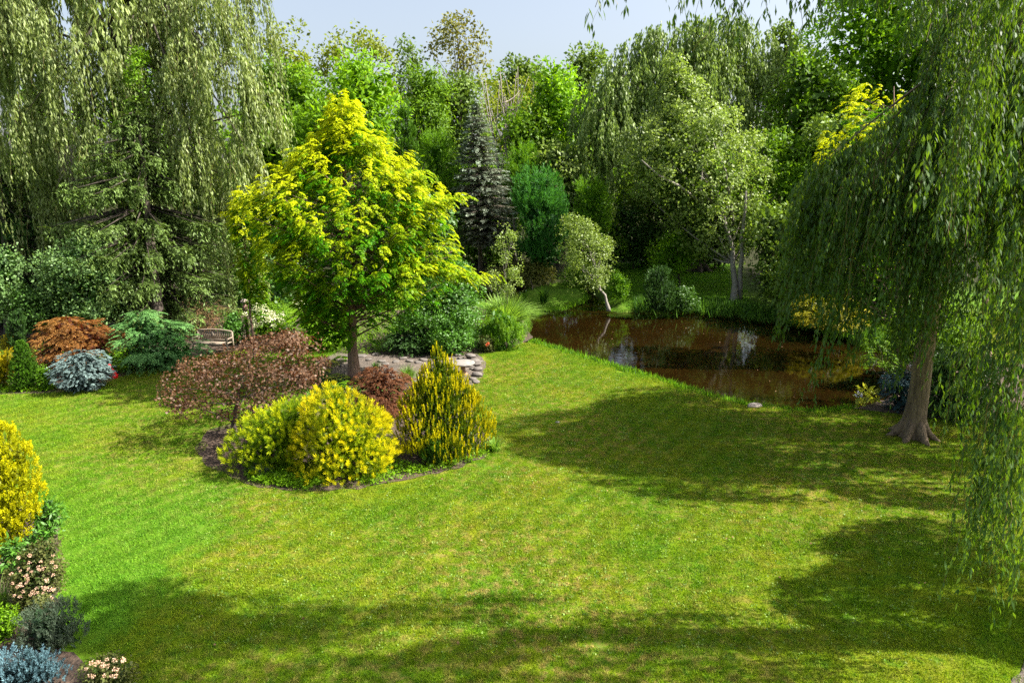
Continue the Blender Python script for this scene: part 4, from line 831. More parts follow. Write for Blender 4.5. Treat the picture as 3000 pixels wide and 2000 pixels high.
# ------------------------------------------------------------------ big willow at left
LW = 31.
def dome(cx, yt, hw, yb, Y, w=1., d=.8, big=1.):
    a = A(cx, yt, Y); e = A(cx, yb, Y); r = hw / F * Y * cp; return (a[0], Y, a[2], r, r * d, e[2], w, big)
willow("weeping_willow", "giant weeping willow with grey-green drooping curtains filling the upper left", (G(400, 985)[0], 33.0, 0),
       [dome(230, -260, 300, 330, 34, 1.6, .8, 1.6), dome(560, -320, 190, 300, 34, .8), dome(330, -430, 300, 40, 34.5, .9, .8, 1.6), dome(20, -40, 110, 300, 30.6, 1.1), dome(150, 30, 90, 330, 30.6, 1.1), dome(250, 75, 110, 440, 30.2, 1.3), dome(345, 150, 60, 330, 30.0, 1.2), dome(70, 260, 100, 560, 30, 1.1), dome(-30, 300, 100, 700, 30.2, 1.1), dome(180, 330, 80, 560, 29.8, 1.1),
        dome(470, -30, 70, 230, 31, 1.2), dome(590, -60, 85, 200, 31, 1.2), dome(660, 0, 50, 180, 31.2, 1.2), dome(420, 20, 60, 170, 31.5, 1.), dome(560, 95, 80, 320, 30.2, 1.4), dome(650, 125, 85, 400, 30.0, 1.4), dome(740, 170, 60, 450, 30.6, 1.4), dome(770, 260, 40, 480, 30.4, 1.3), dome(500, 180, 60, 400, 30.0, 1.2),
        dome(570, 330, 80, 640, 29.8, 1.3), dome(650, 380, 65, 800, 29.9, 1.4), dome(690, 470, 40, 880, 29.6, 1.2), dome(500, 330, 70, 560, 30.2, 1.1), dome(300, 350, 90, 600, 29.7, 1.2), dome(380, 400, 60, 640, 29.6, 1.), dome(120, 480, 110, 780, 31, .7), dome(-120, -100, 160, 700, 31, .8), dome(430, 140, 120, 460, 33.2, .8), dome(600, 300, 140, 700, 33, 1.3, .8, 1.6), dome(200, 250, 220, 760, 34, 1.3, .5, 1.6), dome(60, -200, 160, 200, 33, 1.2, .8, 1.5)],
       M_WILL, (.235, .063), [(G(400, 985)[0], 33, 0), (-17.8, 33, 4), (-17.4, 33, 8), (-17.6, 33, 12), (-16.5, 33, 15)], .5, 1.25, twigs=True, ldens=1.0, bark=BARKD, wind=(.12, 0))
shrub("climbing_vine", "bright green vine clump climbing the big willow's trunk", [(150, 390, 430), (200, 365, 445), (250, 375, 470), (310, 300, 450), (360, 320, 440), (480, 380, 440)], (G(405, 985)[0], 29.9, .1), M_MID, (.13, .10), (9, .22), 1.5, 16, .4, .3, cat='vine', Y=30.0)
rt = empty("dead_willow_twigs", A(200, 560, 29.2) * [1, 1, 0], "spray of bare brown twigs hanging in the left willow's curtain", "branches"); mb = MB(); a = A(200, 425, 29.3)
for k in range(38):
    e = A(160 + R(0, 80), 480 + R(0, 90), 29.2 + R(-.2, .3)); m_ = A(150 + R(0, 95), 425 + R(-8, 20), 29.2); s = np.linspace(0, 1, 7)[:, None]; mb.tube(a * (1 - s) ** 2 + 2 * m_ * s * (1 - s) + e * s ** 2, np.linspace(.016, .007, 7), 3)
mb.build("twigs", DEADW, rt, off=np.array(rt.location))

# ------------------------------------------------------------------ far side of the pond: single trees and shrubs
def tree(name, label, rows, base, mat, leaf, cl, cov=2.6, lobes=40, Y=None, stem=BARK, stemr=.2, nl=18, lobe=.26, fill=.3, group=None, **k):
    return shrub(name, label, rows, base, mat, leaf, cl, cov, lobes, lobe, fill, group=group, cat='tree', stem=stem, stemr=stemr, nl=nl, part='crown', Y=Y, **k)
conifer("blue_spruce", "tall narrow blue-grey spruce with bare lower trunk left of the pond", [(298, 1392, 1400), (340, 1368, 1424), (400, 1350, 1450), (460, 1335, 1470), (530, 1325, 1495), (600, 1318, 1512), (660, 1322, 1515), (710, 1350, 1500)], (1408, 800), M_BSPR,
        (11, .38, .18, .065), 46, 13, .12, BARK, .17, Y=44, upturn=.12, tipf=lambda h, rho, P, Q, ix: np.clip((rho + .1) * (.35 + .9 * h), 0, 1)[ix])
tree("thin_birch", "thin young birch with sparse leaves rising from the pond's left edge", [(655, 1465, 1485), (700, 1445, 1510), (760, 1430, 1535), (820, 1425, 1530), (860, 1440, 1515)], (1487, 962), M_BIR, (.085, .06), (8, .2), .75, 18, stem=BIRCH, stemr=.05, nl=18, Y=29)
t0 = np.array([G(1784, 905)[0], 35.2, 0])
lb_, pr = tree("leaning_birch", "small white-trunked birch leaning left over the pond", [(640, 1660, 1700), (670, 1630, 1740), (710, 1630, 1790), (760, 1640, 1800), (810, 1650, 1790), (850, 1670, 1760)], tuple(t0), M_BIR, (.10, .075), (8, .26), 1.9, 30, stem=BIRCH, stemr=.085, nl=16, Y=35.5)
tree("birch", "large airy birch with pale leaning limbs behind the pond's far bank", [(175, 1970, 1995), (240, 1930, 2040), (310, 1900, 2120), (370, 1850, 2200), (430, 1800, 2235), (500, 1790, 2245), (570, 1850, 2250), (640, 1930, 2240), (710, 1980, 2210), (750, 2030, 2180)], (2150, 880), M_BIR,
     (.15, .115), (9, .42), 2.4, 140, Y=39.8, dep=.85, stem=BIRCH, stemr=.17, nl=34, lobe=.15, start=.2)
m = MB(); e0, e1, e2 = A(2150, 700, 40.0), A(2050, 590, 38.8), A(1930, 515, 37.6)
for pts_ in ([e0, e1, A(1990, 545, 37.6), e2, A(1880, 470, 37)], [A(2155, 720, 39.5), A(2140, 600, 38.5), A(2125, 500, 38), A(2090, 420, 37.6)], [A(2120, 620, 38.6), A(2050, 560, 38), A(2060, 470, 37.5)]):
    m.tube(np.array(pts_), np.linspace(.11, .035, len(pts_)), 7)
bt = [o for o in S.objects if o.name == "birch"][0]; m.build("limb", BIRCH, bt, True, off=np.array(bt.location))
for k, (x, y0, yt, lb) in enumerate([(2165, 878, 560, "straight grey trunk standing right beside the large birch"), (2265, 850, 520, "slim dark trunk in the shade right of the birch pair")]):
    b = G(x, y0); m = MB(); e = A(x + 20, yt, b[1]); s = np.linspace(0, 1, 8)[:, None]; m.tube(b + (e - b) * s + rng.normal(size=(8, 3)) * [.05, .05, 0], np.linspace(.16, .06, 8), 8); rt = empty("bare_trunk_tree", b, lb, "tree", "bare trunks beside the birch"); m.build("trunk", BARK if k else BIRCH, rt, True, off=b)
    Pq = e + rng.normal(size=(60, 3)) * [1.2, 1.2, 1.0]; Q, ix = stamp(p_cluster(9, .4, .15, .11), Pq, frames(rdir(60) + [0, 0, .5]), R(.7, 1.2, 60)); leafmesh("crown", Q, R(0, 1, len(Q)), R(0, 1, len(Q)), M_MID, rt, b)
tree("tiered_dogwood", "small tree with flat bright green tiers on the far lawn", [(685, 1960, 2050), (720, 1905, 2065), (760, 1890, 2065), (790, 1905, 2030)], (1992, 852), M_BRI, (.14, .07), (9, .35), 2.2, 22, stem=BARKD, stemr=.07, nl=12, flat=.25, upb=1., lobe=.38)
shrub("dwarf_conifer", "dark rounded conifer on the pond's far bank", [(795, 1915, 1945), (830, 1895, 1965), (870, 1885, 1975), (905, 1890, 1980)], (1930, 915), M_DARKC, (.12, .03), (18, .3), 3, 20, .3, .5, out_tip, proto='spike')
shrub("leafy_shrub", "low dark shrub right of the dark bank conifer", [(840, 1975, 2010), (870, 1960, 2040), (905, 1960, 2040)], (2000, 912), M_GLOSSD, (.11, .06), (9, .3), 2.6, 14, .32, .4)
shrub("golden_shrub", "low spreading yellow-green conifer over the pond's right bank", [(865, 2350, 2480), (895, 2325, 2520), (925, 2330, 2530), (950, 2360, 2520)], (2430, 966), M_YSH, (.11, .022), (18, .3), 2.8, 22, .3, .4, lambda h, rho, P, Q, ix: np.clip((rho - .6) * .9, 0, 1)[ix], proto='feather', flat=.4, Y=30)
shrub("bronze_shrub", "bronze and yellow-green bushy shrub by the pond's back channel", [(765, 1520, 1610), (790, 1475, 1632), (820, 1462, 1632), (855, 1470, 1620)], (1560, 845), M_BRSH, (.11, .06), (9, .3), 2.5, 26, .3, .35, stem=BARK, Y=43)
shrub("twiggy_bronze_shrub", "twiggy brownish shrub beside the thin birch over the channel", [(800, 1420, 1470), (830, 1390, 1480), (860, 1395, 1480)], (1440, 850), M_BRSH, (.10, .05), (9, .3), 1.6, 14, .3, .4, stem=DEADW, nl=14, Y=41.5)
grass_clump("iris_clump", "dark sword-leaved iris clump on the little islet", (1590, 884), 90, 1.0, .05, .5, M_GRB, rad=.25, z=0.)
grass_clump("sedge_tuft", "bright green sedge tuft in the water before the islet", (1575, 925), 140, .5, .03, .8, M_BAM, rad=.25, z=WZ)
shrub("waterside_fern", "bright ferny perennials at the leaning birch's foot", [(800, 1790, 1820), (830, 1780, 1850), (870, 1770, 1840)], (1808, 892), M_BAM, (.12, .05), (9, .22), 2.0, 14, .35, .4)
shrub("channel_bush", "dark green bush behind the leaning birch at the water's edge", [(790, 1640, 1780), (830, 1620, 1790), (870, 1660, 1775)], (1710, 862), M_MID, (.11, .07), (9, .3), 2.4, 18, .3, .4, Y=42.5)
def reeds(name, label, line, n, L, mat, spread=.5):
    P = []; ln = np.array(line, float); t = R(0, len(ln) - 1.001, n); k = t.astype(int); f = (t - k)[:, None]; px = ln[k] * (1 - f) + ln[k + 1] * f + rng.normal(size=(n, 2)) * [4, spread * 8]
    b = np.array([G(a, c, WZ + .1) for a, c in px]); D = norm(rdir(n) * .55 + [0, 0, 1]); l = L * R(.4, 1.2, n)
    return tag(leafmesh(name, leafq(b, D, rdir(n), l, .035 + l * .02, .05, .3), R(0, 1, n), R(0, 1, n), mat, None, (0, 0, 0)), label, "grass", kind="stuff")
reeds("reeds", "dark reeds and leaves along the pond's far bank", [(1860, 905), (1950, 905), (2060, 908), (2150, 918), (2300, 942), (2400, 962), (2500, 990), (2600, 1015)], 5200, .75, M_GRB, 1.)
reeds("bank_grass", "long bright grass fringing the pond's near edge", [(1545, 1002), (1620, 1026), (1700, 1050), (1800, 1080), (1900, 1112), (2000, 1144), (2100, 1176), (2200, 1200), (2300, 1212), (2400, 1218), (2500, 1206)], 5200, .27, M_BAM, .5)
reeds("reeds", "mixed grass at the pond's left corner", [(1530, 1000), (1545, 975), (1540, 945), (1510, 915), (1450, 900)], 900, .5, M_GRL, 1.)
reeds("islet_grass", "grass fringe around the little islet", [(1528, 872), (1545, 890), (1600, 912), (1655, 906), (1720, 880), (1700, 850), (1640, 838), (1560, 850), (1528, 872)], 1500, .3, M_BAM, .4)
shrub("hosta", "yellow-green hosta at the pond's right end", [(1148, 2520, 2570), (1165, 2505, 2580), (1185, 2510, 2575)], (2545, 1190), M_HOS, (.20, .09), (8, .16), 1.8, 10, .35, .4, cat='hosta')
rt = empty("lavender_flower", G(2512, 1186), "single pale lavender flower stem beside the bank hosta", "flower"); m = MB(); b = G(2512, 1186); e = A(2515, 1156, b[1]); m.tube([b, (b + e) / 2, e], .008, 4); m.build("stem", M_GRB, rt, off=b); bloom(rt, [e], .10, leafmat("petal_lavender", (.35, .36, .6), (.6, .62, .8), .2), off=b, n=1)

# understory behind the pond
us = [("dark understory laurel below the back willow", [(600, 1780, 1880), (650, 1760, 1900), (710, 1770, 1900), (765, 1790, 1890)], (1840, 775), M_GLOSSD, 50), ("dark bush left of the tiered dogwood", [(660, 1860, 1960), (700, 1840, 1980), (770, 1850, 1960)], (1900, 782), M_GLOSSD, 51),
      ("shaded shrub behind the far lawn's right half", [(640, 2020, 2150), (690, 2000, 2190), (770, 2010, 2180)], (2090, 785), M_GLOSSD, 50), ("olive bush right of the birch trunks", [(600, 2210, 2330), (680, 2190, 2380), (780, 2190, 2400), (860, 2200, 2380)], (2290, 890), M_DUL, 36.5),
      ("sunflecked shrub at the far bank's right corner", [(760, 2280, 2400), (830, 2240, 2430), (900, 2260, 2420)], (2340, 930), M_DUL, 33.5), ("dull green thicket between the birch and near willow", [(400, 2250, 2420), (500, 2240, 2440), (620, 2230, 2450), (740, 2230, 2440)], (2330, 830), M_MID, 41),
      ("shadowy evergreen behind the gold branches", [(560, 2380, 2600), (660, 2350, 2700), (800, 2360, 2720), (930, 2400, 2700)], (2540, 960), M_GLOSSD, 33), ("leafy thicket below the back willow's left fringe", [(520, 1660, 1760), (580, 1620, 1800), (680, 1640, 1830), (770, 1680, 1820)], (1740, 800), M_MID, 48)]
for lb, rows, bs, mt_, Y in us:
    b = G(*bs); shrub("understory_shrub", lb, rows, (b[0], Y, 0), mt_, (.22, .13), (10, .6), 2.3, 22, .3, .35, group="shrubs beyond the pond", Y=Y, stem=BARKD, stemr=.08)

# bamboo clumps
for lb, rows, x, Y, mt_ in [("yellow-green bamboo left of the blue spruce", [(400, 1250, 1300), (450, 1235, 1330), (520, 1225, 1345), (600, 1225, 1350), (700, 1240, 1340)], 1290, 44.5, M_BAM), ("bright bamboo clump right of the blue spruce", [(440, 1490, 1560), (490, 1480, 1600), (560, 1480, 1640), (640, 1500, 1650)], 1560, 47, M_BAM),
                            ("deep blue-green bamboo clump behind the leaning birch", [(500, 1530, 1600), (560, 1505, 1650), (640, 1505, 1670), (720, 1515, 1660), (770, 1530, 1640)], 1590, 43, M_BAMD), ("yellowish bamboo clump above the leaning birch", [(540, 1700, 1760), (600, 1690, 1790), (690, 1690, 1790)], 1740, 42, M_BAM)]:
    b = A(x, 700, Y); b[2] = 0; shrub("bamboo_clump", lb, rows, tuple(b), mt_, (.20, .035), (18, .5), 2.6, 34, .3, .4, proto='spike', group="bamboo clumps", Y=Y, cat='bamboo', stem=M_BAMD, stemr=.03, nl=10)

# ------------------------------------------------------------------ woodland behind
wl = [
 ("flat-topped airy tree on the skyline nearest the left willow", [(62, 760, 850), (95, 725, 905), (140, 735, 935), (170, 760, 950), (210, 740, 930), (280, 730, 920)], 700, 52, M_OLI, .24, BIRCH, 1.7),
 ("broad skyline tree with spiky top left of centre", [(90, 1030, 1060), (115, 950, 1125), (160, 940, 1150), (220, 935, 1160), (300, 950, 1170)], 1040, 57, M_OLI, .26, BARK, 1.9),
 ("tall bronze-tinged oak standing highest on the skyline", [(57, 1330, 1385), (85, 1265, 1420), (120, 1235, 1438), (160, 1245, 1442), (195, 1270, 1430), (225, 1310, 1400)], 1350, 58, M_BRSH, .26, BARKD, 1.5),
 ("thin-topped tree just left of the tall oak", [(112, 1180, 1200), (150, 1160, 1220), (210, 1150, 1250), (300, 1150, 1290)], 1210, 60, M_DUL, .28, BARK, 1.8),
 ("bright green drooping-leaved walnut behind the golden conifer", [(185, 1005, 1110), (225, 960, 1175), (280, 950, 1190), (340, 870, 1200), (400, 840, 1205), (480, 830, 1210)], 1060, 40, M_BRI, .30, BARK, 2.6),
 ("mid-green tree between walnut and tall oak", [(200, 1190, 1280), (260, 1180, 1320), (350, 1180, 1330), (450, 1200, 1330)], 1260, 52, M_MID, .26, BARK, 2.3),
 ("dull green tree below the tall oak", [(230, 1290, 1400), (290, 1270, 1430), (380, 1270, 1440), (480, 1290, 1420)], 1350, 56, M_DUL, .26, BARK, 2.2),
 ("round dark treetop on the skyline right of the oak", [(182, 1500, 1580), (205, 1455, 1610), (250, 1440, 1630), (330, 1440, 1640)], 1530, 80, M_DUL, .36, BARK, 2.6),
 ("dark treetop touching the back willow's left shoulder", [(148, 1700, 1745), (180, 1668, 1765), (230, 1650, 1770), (320, 1640, 1780)], 1715, 72, M_DUL, .34, BARK, 2.5),
 ("bright green tree left of the back willow", [(195, 1590, 1650), (235, 1545, 1700), (300, 1530, 1735), (400, 1525, 1745), (500, 1550, 1740)], 1640, 52, M_BRI, .26, BARK, 2.5),
 ("dense tree in the gap beside the left willow", [(170, 740, 860), (240, 720, 940), (330, 740, 960), (430, 740, 930), (520, 740, 900)], 820, 47, M_MID, .25, BARK, 2.5),
 ("leafy green tree behind the golden conifer's left side", [(360, 730, 830), (430, 690, 900), (540, 680, 920), (660, 690, 900)], 790, 41, M_MID, .22, BARK, 2.5),
 ("dim thicket tree behind the golden sapling", [(540, 560, 740), (640, 540, 850), (760, 560, 900), (880, 600, 900)], 720, 36, M_GLOSSD, .2, BARKD, 2.4),
 ("pale-twigged tree behind the blue spruce's top", [(230, 1420, 1540), (290, 1390, 1570), (380, 1390, 1590), (470, 1400, 1580)], 1490, 62, M_OLI, .28, DEADW, 1.9),
 ("olive tree between blue spruce and bright green tree", [(330, 1480, 1600), (400, 1470, 1640), (500, 1490, 1680), (560, 1500, 1680)], 1570, 50, M_MID, .24, BARK, 2.3),
 ("small light green tree in front of the back willow's left fringe", [(420, 1600, 1680), (470, 1570, 1720), (540, 1570, 1730), (620, 1600, 1720)], 1650, 46, M_BIR, .22, BARK, 2.2),
 ("tall pale green maple under the overhanging willow tips", [(-60, 2440, 2650), (40, 2400, 2760), (150, 2370, 2800), (260, 2360, 2800), (360, 2380, 2760)], 2560, 47, M_BRI, .24, BARK, 2.5),
 ("light-leaved tree right of the back willow", [(150, 2330, 2420), (220, 2280, 2480), (320, 2240, 2520), (420, 2230, 2540), (500, 2240, 2520)], 2380, 44, M_MID, .22, BARK, 2.5),
 ("dark pointed treetop on the right skyline", [(75, 2270, 2320), (110, 2250, 2350), (170, 2240, 2370), (250, 2240, 2380)], 2310, 66, M_DUL, .3, BARKD, 2.5),
 ("tall tree at the right behind the near willow", [(-120, 2700, 2950), (20, 2650, 3060), (200, 2640, 3100), (380, 2660, 3100), (520, 2700, 3100)], 2850, 44, M_MID, .24, BARK, 2.4),
 ("birch-leaved tree behind the gold branch tips", [(330, 2400, 2600), (420, 2380, 2700), (540, 2380, 2740), (660, 2400, 2720)], 2560, 40, M_DUL, .22, BARK, 2.3),
 ("dark woodland tree beyond the picture's right edge", [(200, 2900, 3100), (400, 2840, 3250), (600, 2840, 3280), (800, 2880, 3200)], 3050, 32, M_GLOSSD, .2, BARK, 2.4),
 ("woodland tree behind the large birch", [(330, 1850, 2000), (420, 1800, 2150), (540, 1780, 2260), (650, 1800, 2260), (740, 1850, 2200)], 2040, 52, M_DUL, .26, BARKD, 2.4),
 ("green woodland tree behind the blue spruce's trunk", [(470, 1340, 1500), (560, 1300, 1560), (680, 1290, 1560), (780, 1320, 1540)], 1430, 53, M_MID, .24, BARK, 2.4),
 ("dark tree left of the holly shrub's top", [(580, 1180, 1300), (680, 1150, 1340), (780, 1150, 1340), (850, 1180, 1320)], 1250, 39, M_GLOSSD, .2, BARK, 2.4),
]
for lb, rows, bx_, Y, mt_, L, st_, cv in wl:
    L *= 1.12; cv *= .93
    b = A(bx_, 600, Y); b[2] = float(ground_z(np.array([[b[0], Y]]))[0]); airy = cv < 2
    tree("woodland_tree", lb, rows, tuple(b), mt_, (L, L * (.34 if 'walnut' in lb else .62)), (11, L * 2.6), cv, 46 if not airy else 30, Y=Y, stem=st_, stemr=.24, nl=24 if airy else 10, lobe=.24 if not airy else .2, fill=.25 if not airy else .12, group="trees of the woodland backdrop", start=.3)
shrub("columnar_juniper", "dark green columnar conifer right behind the golden conifer's shoulder", [(305, 1182, 1192), (370, 1168, 1208), (440, 1155, 1222), (500, 1150, 1230), (560, 1160, 1225)], (A(1190, 600, 38)[0], 38., 0), M_CONE, (.14, .035), (16, .3), 3., 34, .22, .5, out_tip, proto='spike', cat='tree', Y=38., stem=BARKD)
# bare trees
for k, (bx_, yb, lean, yt, lb) in enumerate([(1525, 450, -60, 205, "pale leafless tree with forking stems behind the blue spruce"), (1635 - 120, 460, -95, 220, "leafless leaning tree nearest the blue spruce's tip"), (1505, 430, 12, 195, "tall straight pale dead tree right of the blue spruce")]):
    Y = 50 + k; b = A(bx_, yb, Y); bb = b.copy(); bb[2] = 0; m = MB(); e = A(bx_ + lean, yt, Y); st_ = [(bb, e, .14)]
    for _ in range(9):
        f = R(.45, .85); a = bb + (e - bb) * f; st_.append((a, A(bx_ + lean * f + R(-75, 75), yt + R(0, 120), Y + R(-1, 1)), .05))
    for a, e2, r in st_:
        s = np.linspace(0, 1, 7)[:, None]; m_ = (a + e2) / 2 + rdir(1)[0] * .3 - [0, 0, .25]; m.tube(a * (1 - s) ** 2 + 2 * m_ * s * (1 - s) + e2 * s ** 2, np.linspace(r, .015, 7), 5)
    rt = empty("bare_tree", bb, lb, "tree", "bare pale trees in the wood"); m.build("trunk", DEADW, rt, True, off=bb)

# far wood closing the view
far = []
for k in range(46):
    x = -120 + k * 5.4 + R(-2, 2); Y = R(88, 112); far.append((x, Y, R(14, 19)))
PR = p_cluster(9, 1.3, .95, .65); Ps = []
for x, Y, hh in far:
    n = 62; d = rdir(n); d[:, 2] = np.abs(d[:, 2]) * 1.0; Ps.append(np.array([x, Y, 4.]) + d * [4.4, 4, hh - 2] * R(.6, 1, (n, 1)))
    n = 36; Ps.append(np.array([x, Y - 4, 0]) + R(0, 1, (n, 3)) * [7, 4, 7] - [3.5, 0, 0])
Ps = np.vstack(Ps); Q, ix = stamp(PR, Ps, frames(rdir(len(Ps)) + [0, 0, .6]), R(.8, 1.3, len(Ps)))
tag(leafmesh("woodland", Q, np.clip(R(0, .5, len(Ps))[ix] + R(0, .5, len(ix)), 0, 1), R(0, 1, len(Ps))[ix], M_MID, None, (0, 0, 0)), "distant wood closing the view behind the garden", "woodland", kind="stuff")

# back willow
BWY = 47.
willow("weeping_willow", "large grey-green weeping willow towering behind the birch", (A(2050, 600, 49)[0], 49, 0),
       [dome(x_, float(np.interp(x_, [1690, 1760, 1830, 1900, 1980, 2100, 2200, 2290], [330, 200, 110, 90, 40, 30, 55, 150])) + o_, h_, float(np.interp(x_, [1690, 1760, 1830, 1900, 1980, 2100, 2200, 2290], [330, 200, 110, 90, 40, 30, 55, 150])) + o_ + l_, y_, 1.2)
        for x_, o_, h_, l_, y_ in zip(np.r_[np.linspace(1730, 2270, 13), np.linspace(1720, 2240, 11), np.linspace(1740, 2200, 8)], np.r_[R(-10, 20, 13), R(70, 130, 11), R(170, 260, 8)], R(42, 72, 32), R(150, 260, 32), np.r_[R(47.5, 48.5, 13), R(46.3, 47, 11), R(45, 46, 8)])]
       + [dome(1990, 110, 240, 430, 50, 1.3, .5, 1.5), dome(1850, 210, 130, 520, 48, 1.2, .6, 1.4), dome(2180, 150, 110, 420, 49, 1.2, .6, 1.4), dome(1730, 400, 60, 640, 45.5, .9), dome(1760, 300, 60, 560, 46, .9)],
       M_WILLB, (.30, .10), [(A(2050, 600, 49)[0], 49, 0), (A(2050, 600, 49)[0], 49, 5), (A(2040, 300, 49)[0], 49, 9), (A(2030, 200, 49)[0], 49, 13)], .5, 1.25, twigs=False, bark=BARKD)

# golden tree behind the near willow
redwood("golden_redwood", "golden feathery conifer mostly hidden behind the near willow at right", [(245, 2600, 2640), (275, 2520, 2690), (320, 2450, 2725), (400, 2440, 2720), (440, 2370, 2700), (500, 2360, 2700), (600, 2400, 2720), (760, 2420, 2720), (900, 2450, 2700)], (2640, 1070), .2, 70, .6, Y=26.5, yellow=1.3)
redwood("golden_redwood", "second gold-leaved conifer glimpsed through the willow near the right edge", [(160, 2860, 2900), (220, 2790, 2960), (320, 2780, 3000), (450, 2800, 3000), (560, 2820, 3000)], (2890, 1090), .15, 60, .8, Y=26, yellow=1.2)

# ------------------------------------------------------------------ near willow at right
b = G(2672, 1278); tw_ = [tuple(b), tuple(A(2692, 1150, b[1] + .02)), tuple(A(2712, 1000, b[1] + .05)), tuple(A(2740, 850, b[1] + .1)), tuple(A(2790, 650, b[1] + .2)), tuple(A(2830, 420, b[1] + .2)), tuple(A(2840, 150, b[1] + .2))]
yw = b[1]
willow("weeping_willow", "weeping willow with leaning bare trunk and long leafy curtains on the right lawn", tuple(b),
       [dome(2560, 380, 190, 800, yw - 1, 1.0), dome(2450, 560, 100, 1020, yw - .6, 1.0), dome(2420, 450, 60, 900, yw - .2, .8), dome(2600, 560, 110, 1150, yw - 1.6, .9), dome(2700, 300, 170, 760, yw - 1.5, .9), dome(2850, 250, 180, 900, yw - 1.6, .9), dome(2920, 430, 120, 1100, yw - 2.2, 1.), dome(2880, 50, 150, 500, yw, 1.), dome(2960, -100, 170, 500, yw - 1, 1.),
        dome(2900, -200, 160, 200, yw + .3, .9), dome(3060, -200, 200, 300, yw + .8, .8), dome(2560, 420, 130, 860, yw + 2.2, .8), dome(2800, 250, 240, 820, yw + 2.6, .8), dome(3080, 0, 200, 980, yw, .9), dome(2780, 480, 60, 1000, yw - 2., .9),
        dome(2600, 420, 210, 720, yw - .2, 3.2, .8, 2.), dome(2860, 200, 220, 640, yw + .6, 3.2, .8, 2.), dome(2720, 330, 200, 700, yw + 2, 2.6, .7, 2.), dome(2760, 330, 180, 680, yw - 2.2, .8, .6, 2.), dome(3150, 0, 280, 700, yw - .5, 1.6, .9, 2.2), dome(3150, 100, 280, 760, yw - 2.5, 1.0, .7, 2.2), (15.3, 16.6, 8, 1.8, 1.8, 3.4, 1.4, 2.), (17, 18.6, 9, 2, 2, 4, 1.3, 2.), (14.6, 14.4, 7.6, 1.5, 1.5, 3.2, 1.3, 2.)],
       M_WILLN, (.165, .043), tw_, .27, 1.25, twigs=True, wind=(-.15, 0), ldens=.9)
# ------------------------------------------------------------------ willow standing just off the right edge, reaching over the view
ob = np.array([13.5, 8.6, 0.]); tw2 = [tuple(ob), (13.2, 8.7, 3.), (12.7, 8.9, 6.), (12, 9, 9), (11, 9, 12)]
def dm(x, y, zt, r, zb, w=1., big=1.9): return (x, y, zt, r, r, zb, w, big)
willow("weeping_willow", "willow whose leafy tips hang in from the top and right picture edges", tuple(ob),
       [dome(2995, 950, 50, 1640, 8.9, 2.6), dome(2990, 620, 75, 1420, 9.4, 1.5), dome(3040, 900, 70, 1800, 8.3, 1.5), dome(2995, -50, 110, 700, 9.6, .9), dome(1805, -130, 26, 30, 8.4, .5), dome(2030, -120, 18, 85, 8.4, .9), dome(2170, -170, 34, 100, 8.5, .9), dome(2270, -130, 22, 55, 8.5, .8), dome(2405, -200, 34, 175, 8.7, 1.2), dome(2620, -220, 110, 60, 9.2, .7), dome(2850, -300, 120, 140, 9.5, .8),
        dm(4.3, 9.4, 12.4, .9, 10.5, 2.6), dm(5.5, 8.8, 12.9, 1.2, 10.4, 2.6), dm(6.9, 8.4, 13.2, 1.1, 10.4, 2.2), dm(8.4, 7.7, 13.4, .7, 10.2, 1.6), dm(10.6, 8.1, 13.4, .8, 10.2, 2.4), dm(12.6, 7.8, 12.9, .9, 9.4, 1.8), dm(11.0, 9.9, 6.8, 1.1, 2.4, 3.6), dm(11.7, 11.5, 6, 1.0, 3.0, 3.2), dm(12.3, 9.0, 5.5, .9, 2.2, 2.6), dm(12.6, 10.6, 7, 1.0, 3.0, 2.6)],
       M_WILLN, (.135, .030), tw2, .35, .9, twigs=True, ldens=.9, tasr=.28, limb_w=0)

# right-hand shade planting
shrub("dark_yew_shrub", "broad dark evergreen shrub behind the near willow's trunk", [(1025, 2720, 2890), (1070, 2700, 2915), (1130, 2690, 2920), (1190, 2700, 2900), (1228, 2720, 2880)], (2805, 1236), M_DARKC, (.07, .03), (14, .2), 3.2, 34, .28, .4, out_tip, stem=BARKD)
shrub("shaded_blue_spruce", "dark blue dwarf spruce between the pond's end and the willow trunk", [(1090, 2600, 2680), (1120, 2590, 2690), (1170, 2595, 2690), (1200, 2610, 2680)], (2640, 1210), M_BLUE2, (.07, .02), (18, .2), 3., 20, .3, .4, lambda h, rho, P, Q, ix: np.clip(rho - .55, 0, 1)[ix] * .6, proto='feather', flat=.4, stem=BARKD)
shrub("backlit_green_shrub", "brighter leafy green shrub behind the willow trunk by the water", [(880, 2640, 2780), (930, 2610, 2850), (1000, 2590, 2880), (1060, 2600, 2860)], (2730, 1110), M_MID, (.12, .07), (10, .26), 2.4, 28, .3, .4, stem=BARKD, Y=23)
shrub("waterside_spray", "light feathery shrub leaning over the pond's right end", [(990, 2545, 2600), (1040, 2540, 2620), (1090, 2545, 2610)], (2590, 1140), M_MID, (.11, .03), (12, .22), 1.6, 12, .35, .4, proto='feather', stem=BARK, Y=21)

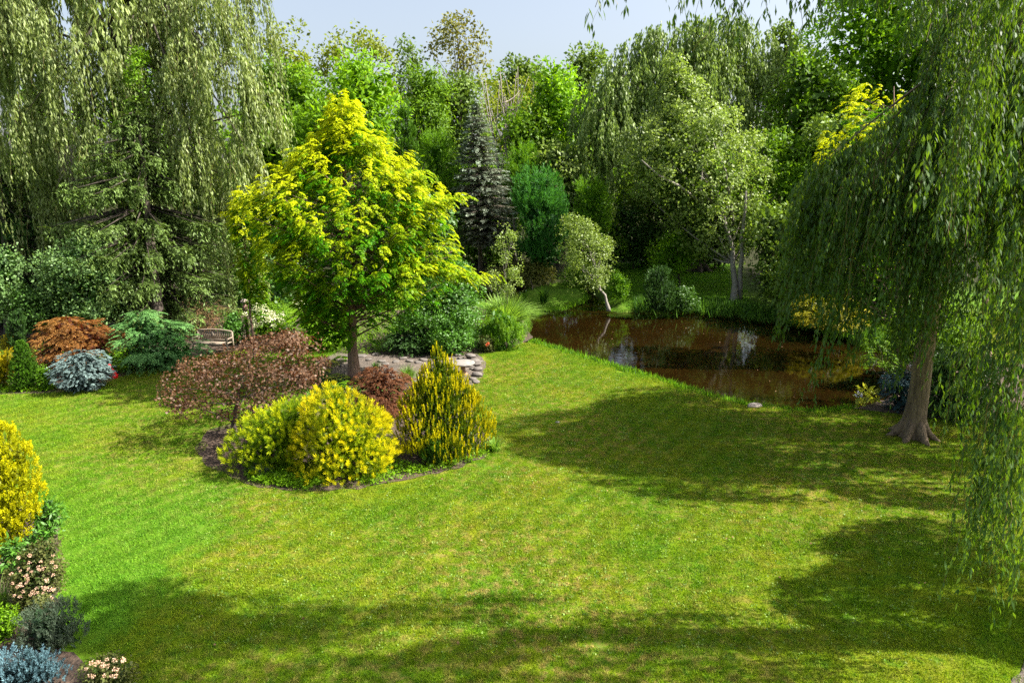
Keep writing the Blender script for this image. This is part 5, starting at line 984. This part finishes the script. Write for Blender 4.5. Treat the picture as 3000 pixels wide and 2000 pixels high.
# ------------------------------------------------------------------ foreground left
shrub("yellow_arborvitae", "large bright yellow conifer cut by the left picture edge in the foreground", [(1262, -50, 15), (1300, -80, 58), (1360, -110, 84), (1430, -120, 104), (1500, -120, 108), (1560, -100, 92), (1620, -70, 50)], (5, 1650), M_YARB,
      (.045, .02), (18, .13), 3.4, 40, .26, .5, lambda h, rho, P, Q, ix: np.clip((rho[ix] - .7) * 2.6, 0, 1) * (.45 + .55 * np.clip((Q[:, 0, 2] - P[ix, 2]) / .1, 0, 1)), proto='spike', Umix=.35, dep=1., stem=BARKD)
for k, (x, y, s, lb) in enumerate([(140, 1540, 1., "glossy laurel beside the yellow conifer's upper right side"), (120, 1620, .9, "second glossy laurel, below the yellow conifer"), (40, 1650, .8, "glossy laurel at the yellow conifer's foot near the picture edge")]):
    shrub("laurel", lb, [(y - 75 * s, x - 25, x + 20), (y - 40 * s, x - 45, x + 34), (y, x - 45, x + 34), (y + 25, x - 30, x + 25)], (x, y + 45), M_GLOSS, (.11, .035), (10, .12), 2.2, 10, .35, .4, group="laurels in the foreground bed")
rs, pr = shrub("pink_rose_bush", "rose bush full of small pale pink flowers in the foreground bed", [(1590, 130, 165), (1640, 40, 172), (1690, 20, 172), (1740, 30, 168), (1780, 60, 140)], (105, 1800), M_ROSE, (.045, .032), (8, .10), 2.4, 22, .32, .4, stem=BARK, stemr=.02)
rb = np.array(rs.location)
bloom(rs, [A(R(30, 168), R(1615, 1755), 9.3 + R(-.1, .15)) for _ in range(44)], .022, M_PKF, off=rb)
rs, pr = shrub("pink_rose_bush", "small rose clump with pink blooms at the picture's bottom edge", [(1935, 270, 370), (1960, 250, 385), (2000, 245, 385), (2040, 260, 370)], (315, 2050), M_ROSE, (.04, .03), (8, .09), 2.4, 14, .35, .4)
bloom(rs, [A(R(250, 380), R(1930, 1985), 7.55 + R(-.1, .1)) for _ in range(20)], .024, M_PKF, off=np.array(rs.location))
shrub("blue_dwarf_spruce", "low blue-green dwarf spruce in the bottom left corner", [(1935, 20, 140), (1960, -40, 190), (1995, -80, 215), (2050, -90, 220), (2090, -60, 190)], (70, 2110), M_BLUE2, (.032, .010), (22, .085), 3., 36, .3, .4, lambda h, rho, P, Q, ix: np.clip((rho - .35) * 1.6, 0, 1)[ix], proto='spike', Umix=.5, upb=.9, Y=8.2, dep=.45)
shrub("catmint", "hazy grey-green catmint spilling over the lawn edge", [(1785, 70, 200), (1830, 50, 240), (1880, 60, 250), (1915, 90, 240)], (150, 1935), M_LAV, (.045, .008), (22, .12), 2.0, 20, .32, .4, proto='spike', Umix=.3, cat='plant', Y=8.95, dep=.6)
shrub("leafy_plant", "light green leafy plant at the left picture edge above the blue spruce", [(1790, -30, 30), (1830, -40, 50), (1880, -40, 55), (1900, -30, 40)], (5, 1915), M_BRI, (.06, .025), (10, .10), 2.2, 12, .35, .4, cat='plant', Y=9.1)
grass_clump("fine_grass_clump", "fine tan-green grass clump at the left picture edge beside the roses", (5, 1790), 260, .75, .008, .6, M_GRL, rad=.1)
strewn("mulch_chips", "loose wood chips on the foreground bed", poly([(-30, 1700), (165, 1720), (166, 1800), (190, 1900), (100, 1950), (-60, 1900)]), 1500, leafmat("wood_chip", (.06, .035, .025), (.22, .15, .11), .0, .9, .1), .028, .014, 3, .05, .012, 'mulch')
strewn("island_chips", "loose wood chips at the front of the island bed", poly([(575, 1300), (640, 1270), (700, 1330), (760, 1390), (760, 1424), (680, 1398), (600, 1355)]), 900, leafmat("wood_chip", (.06, .035, .025), (.22, .15, .11), .0, .9, .1), .028, .014, 3, .05, .012, 'mulch')
strewn("fallen_leaves", "small fallen leaves floating on the pond", poly([(1700, 1060), (2000, 1140), (2350, 1180), (2300, 980), (1900, 930), (1800, 960)], WZ), 70, M_DEAD, .06, .045, 1, .02, .012, 'leaves', z0=WZ)
lp = poly([(250, 1200), (600, 1500), (500, 1900), (2900, 1950), (2900, 1450), (2200, 1230), (1600, 1030), (1480, 1150), (1480, 1350), (1000, 1470), (500, 1400)])
strewn("lawn_leaves", "a few dry fallen leaves on the lawn", lp, 160, M_DEAD, .05, .035, 1, .02, .03, 'leaves', z0=.03)
strewn("lawn_weeds", "tiny clover and weed rosettes in the lawn", lp, 5200, leafmat("leaf_clover", (.10, .24, .02), (.30, .42, .12), .35), .035, .022, 6, .055, .02, 'ground cover')
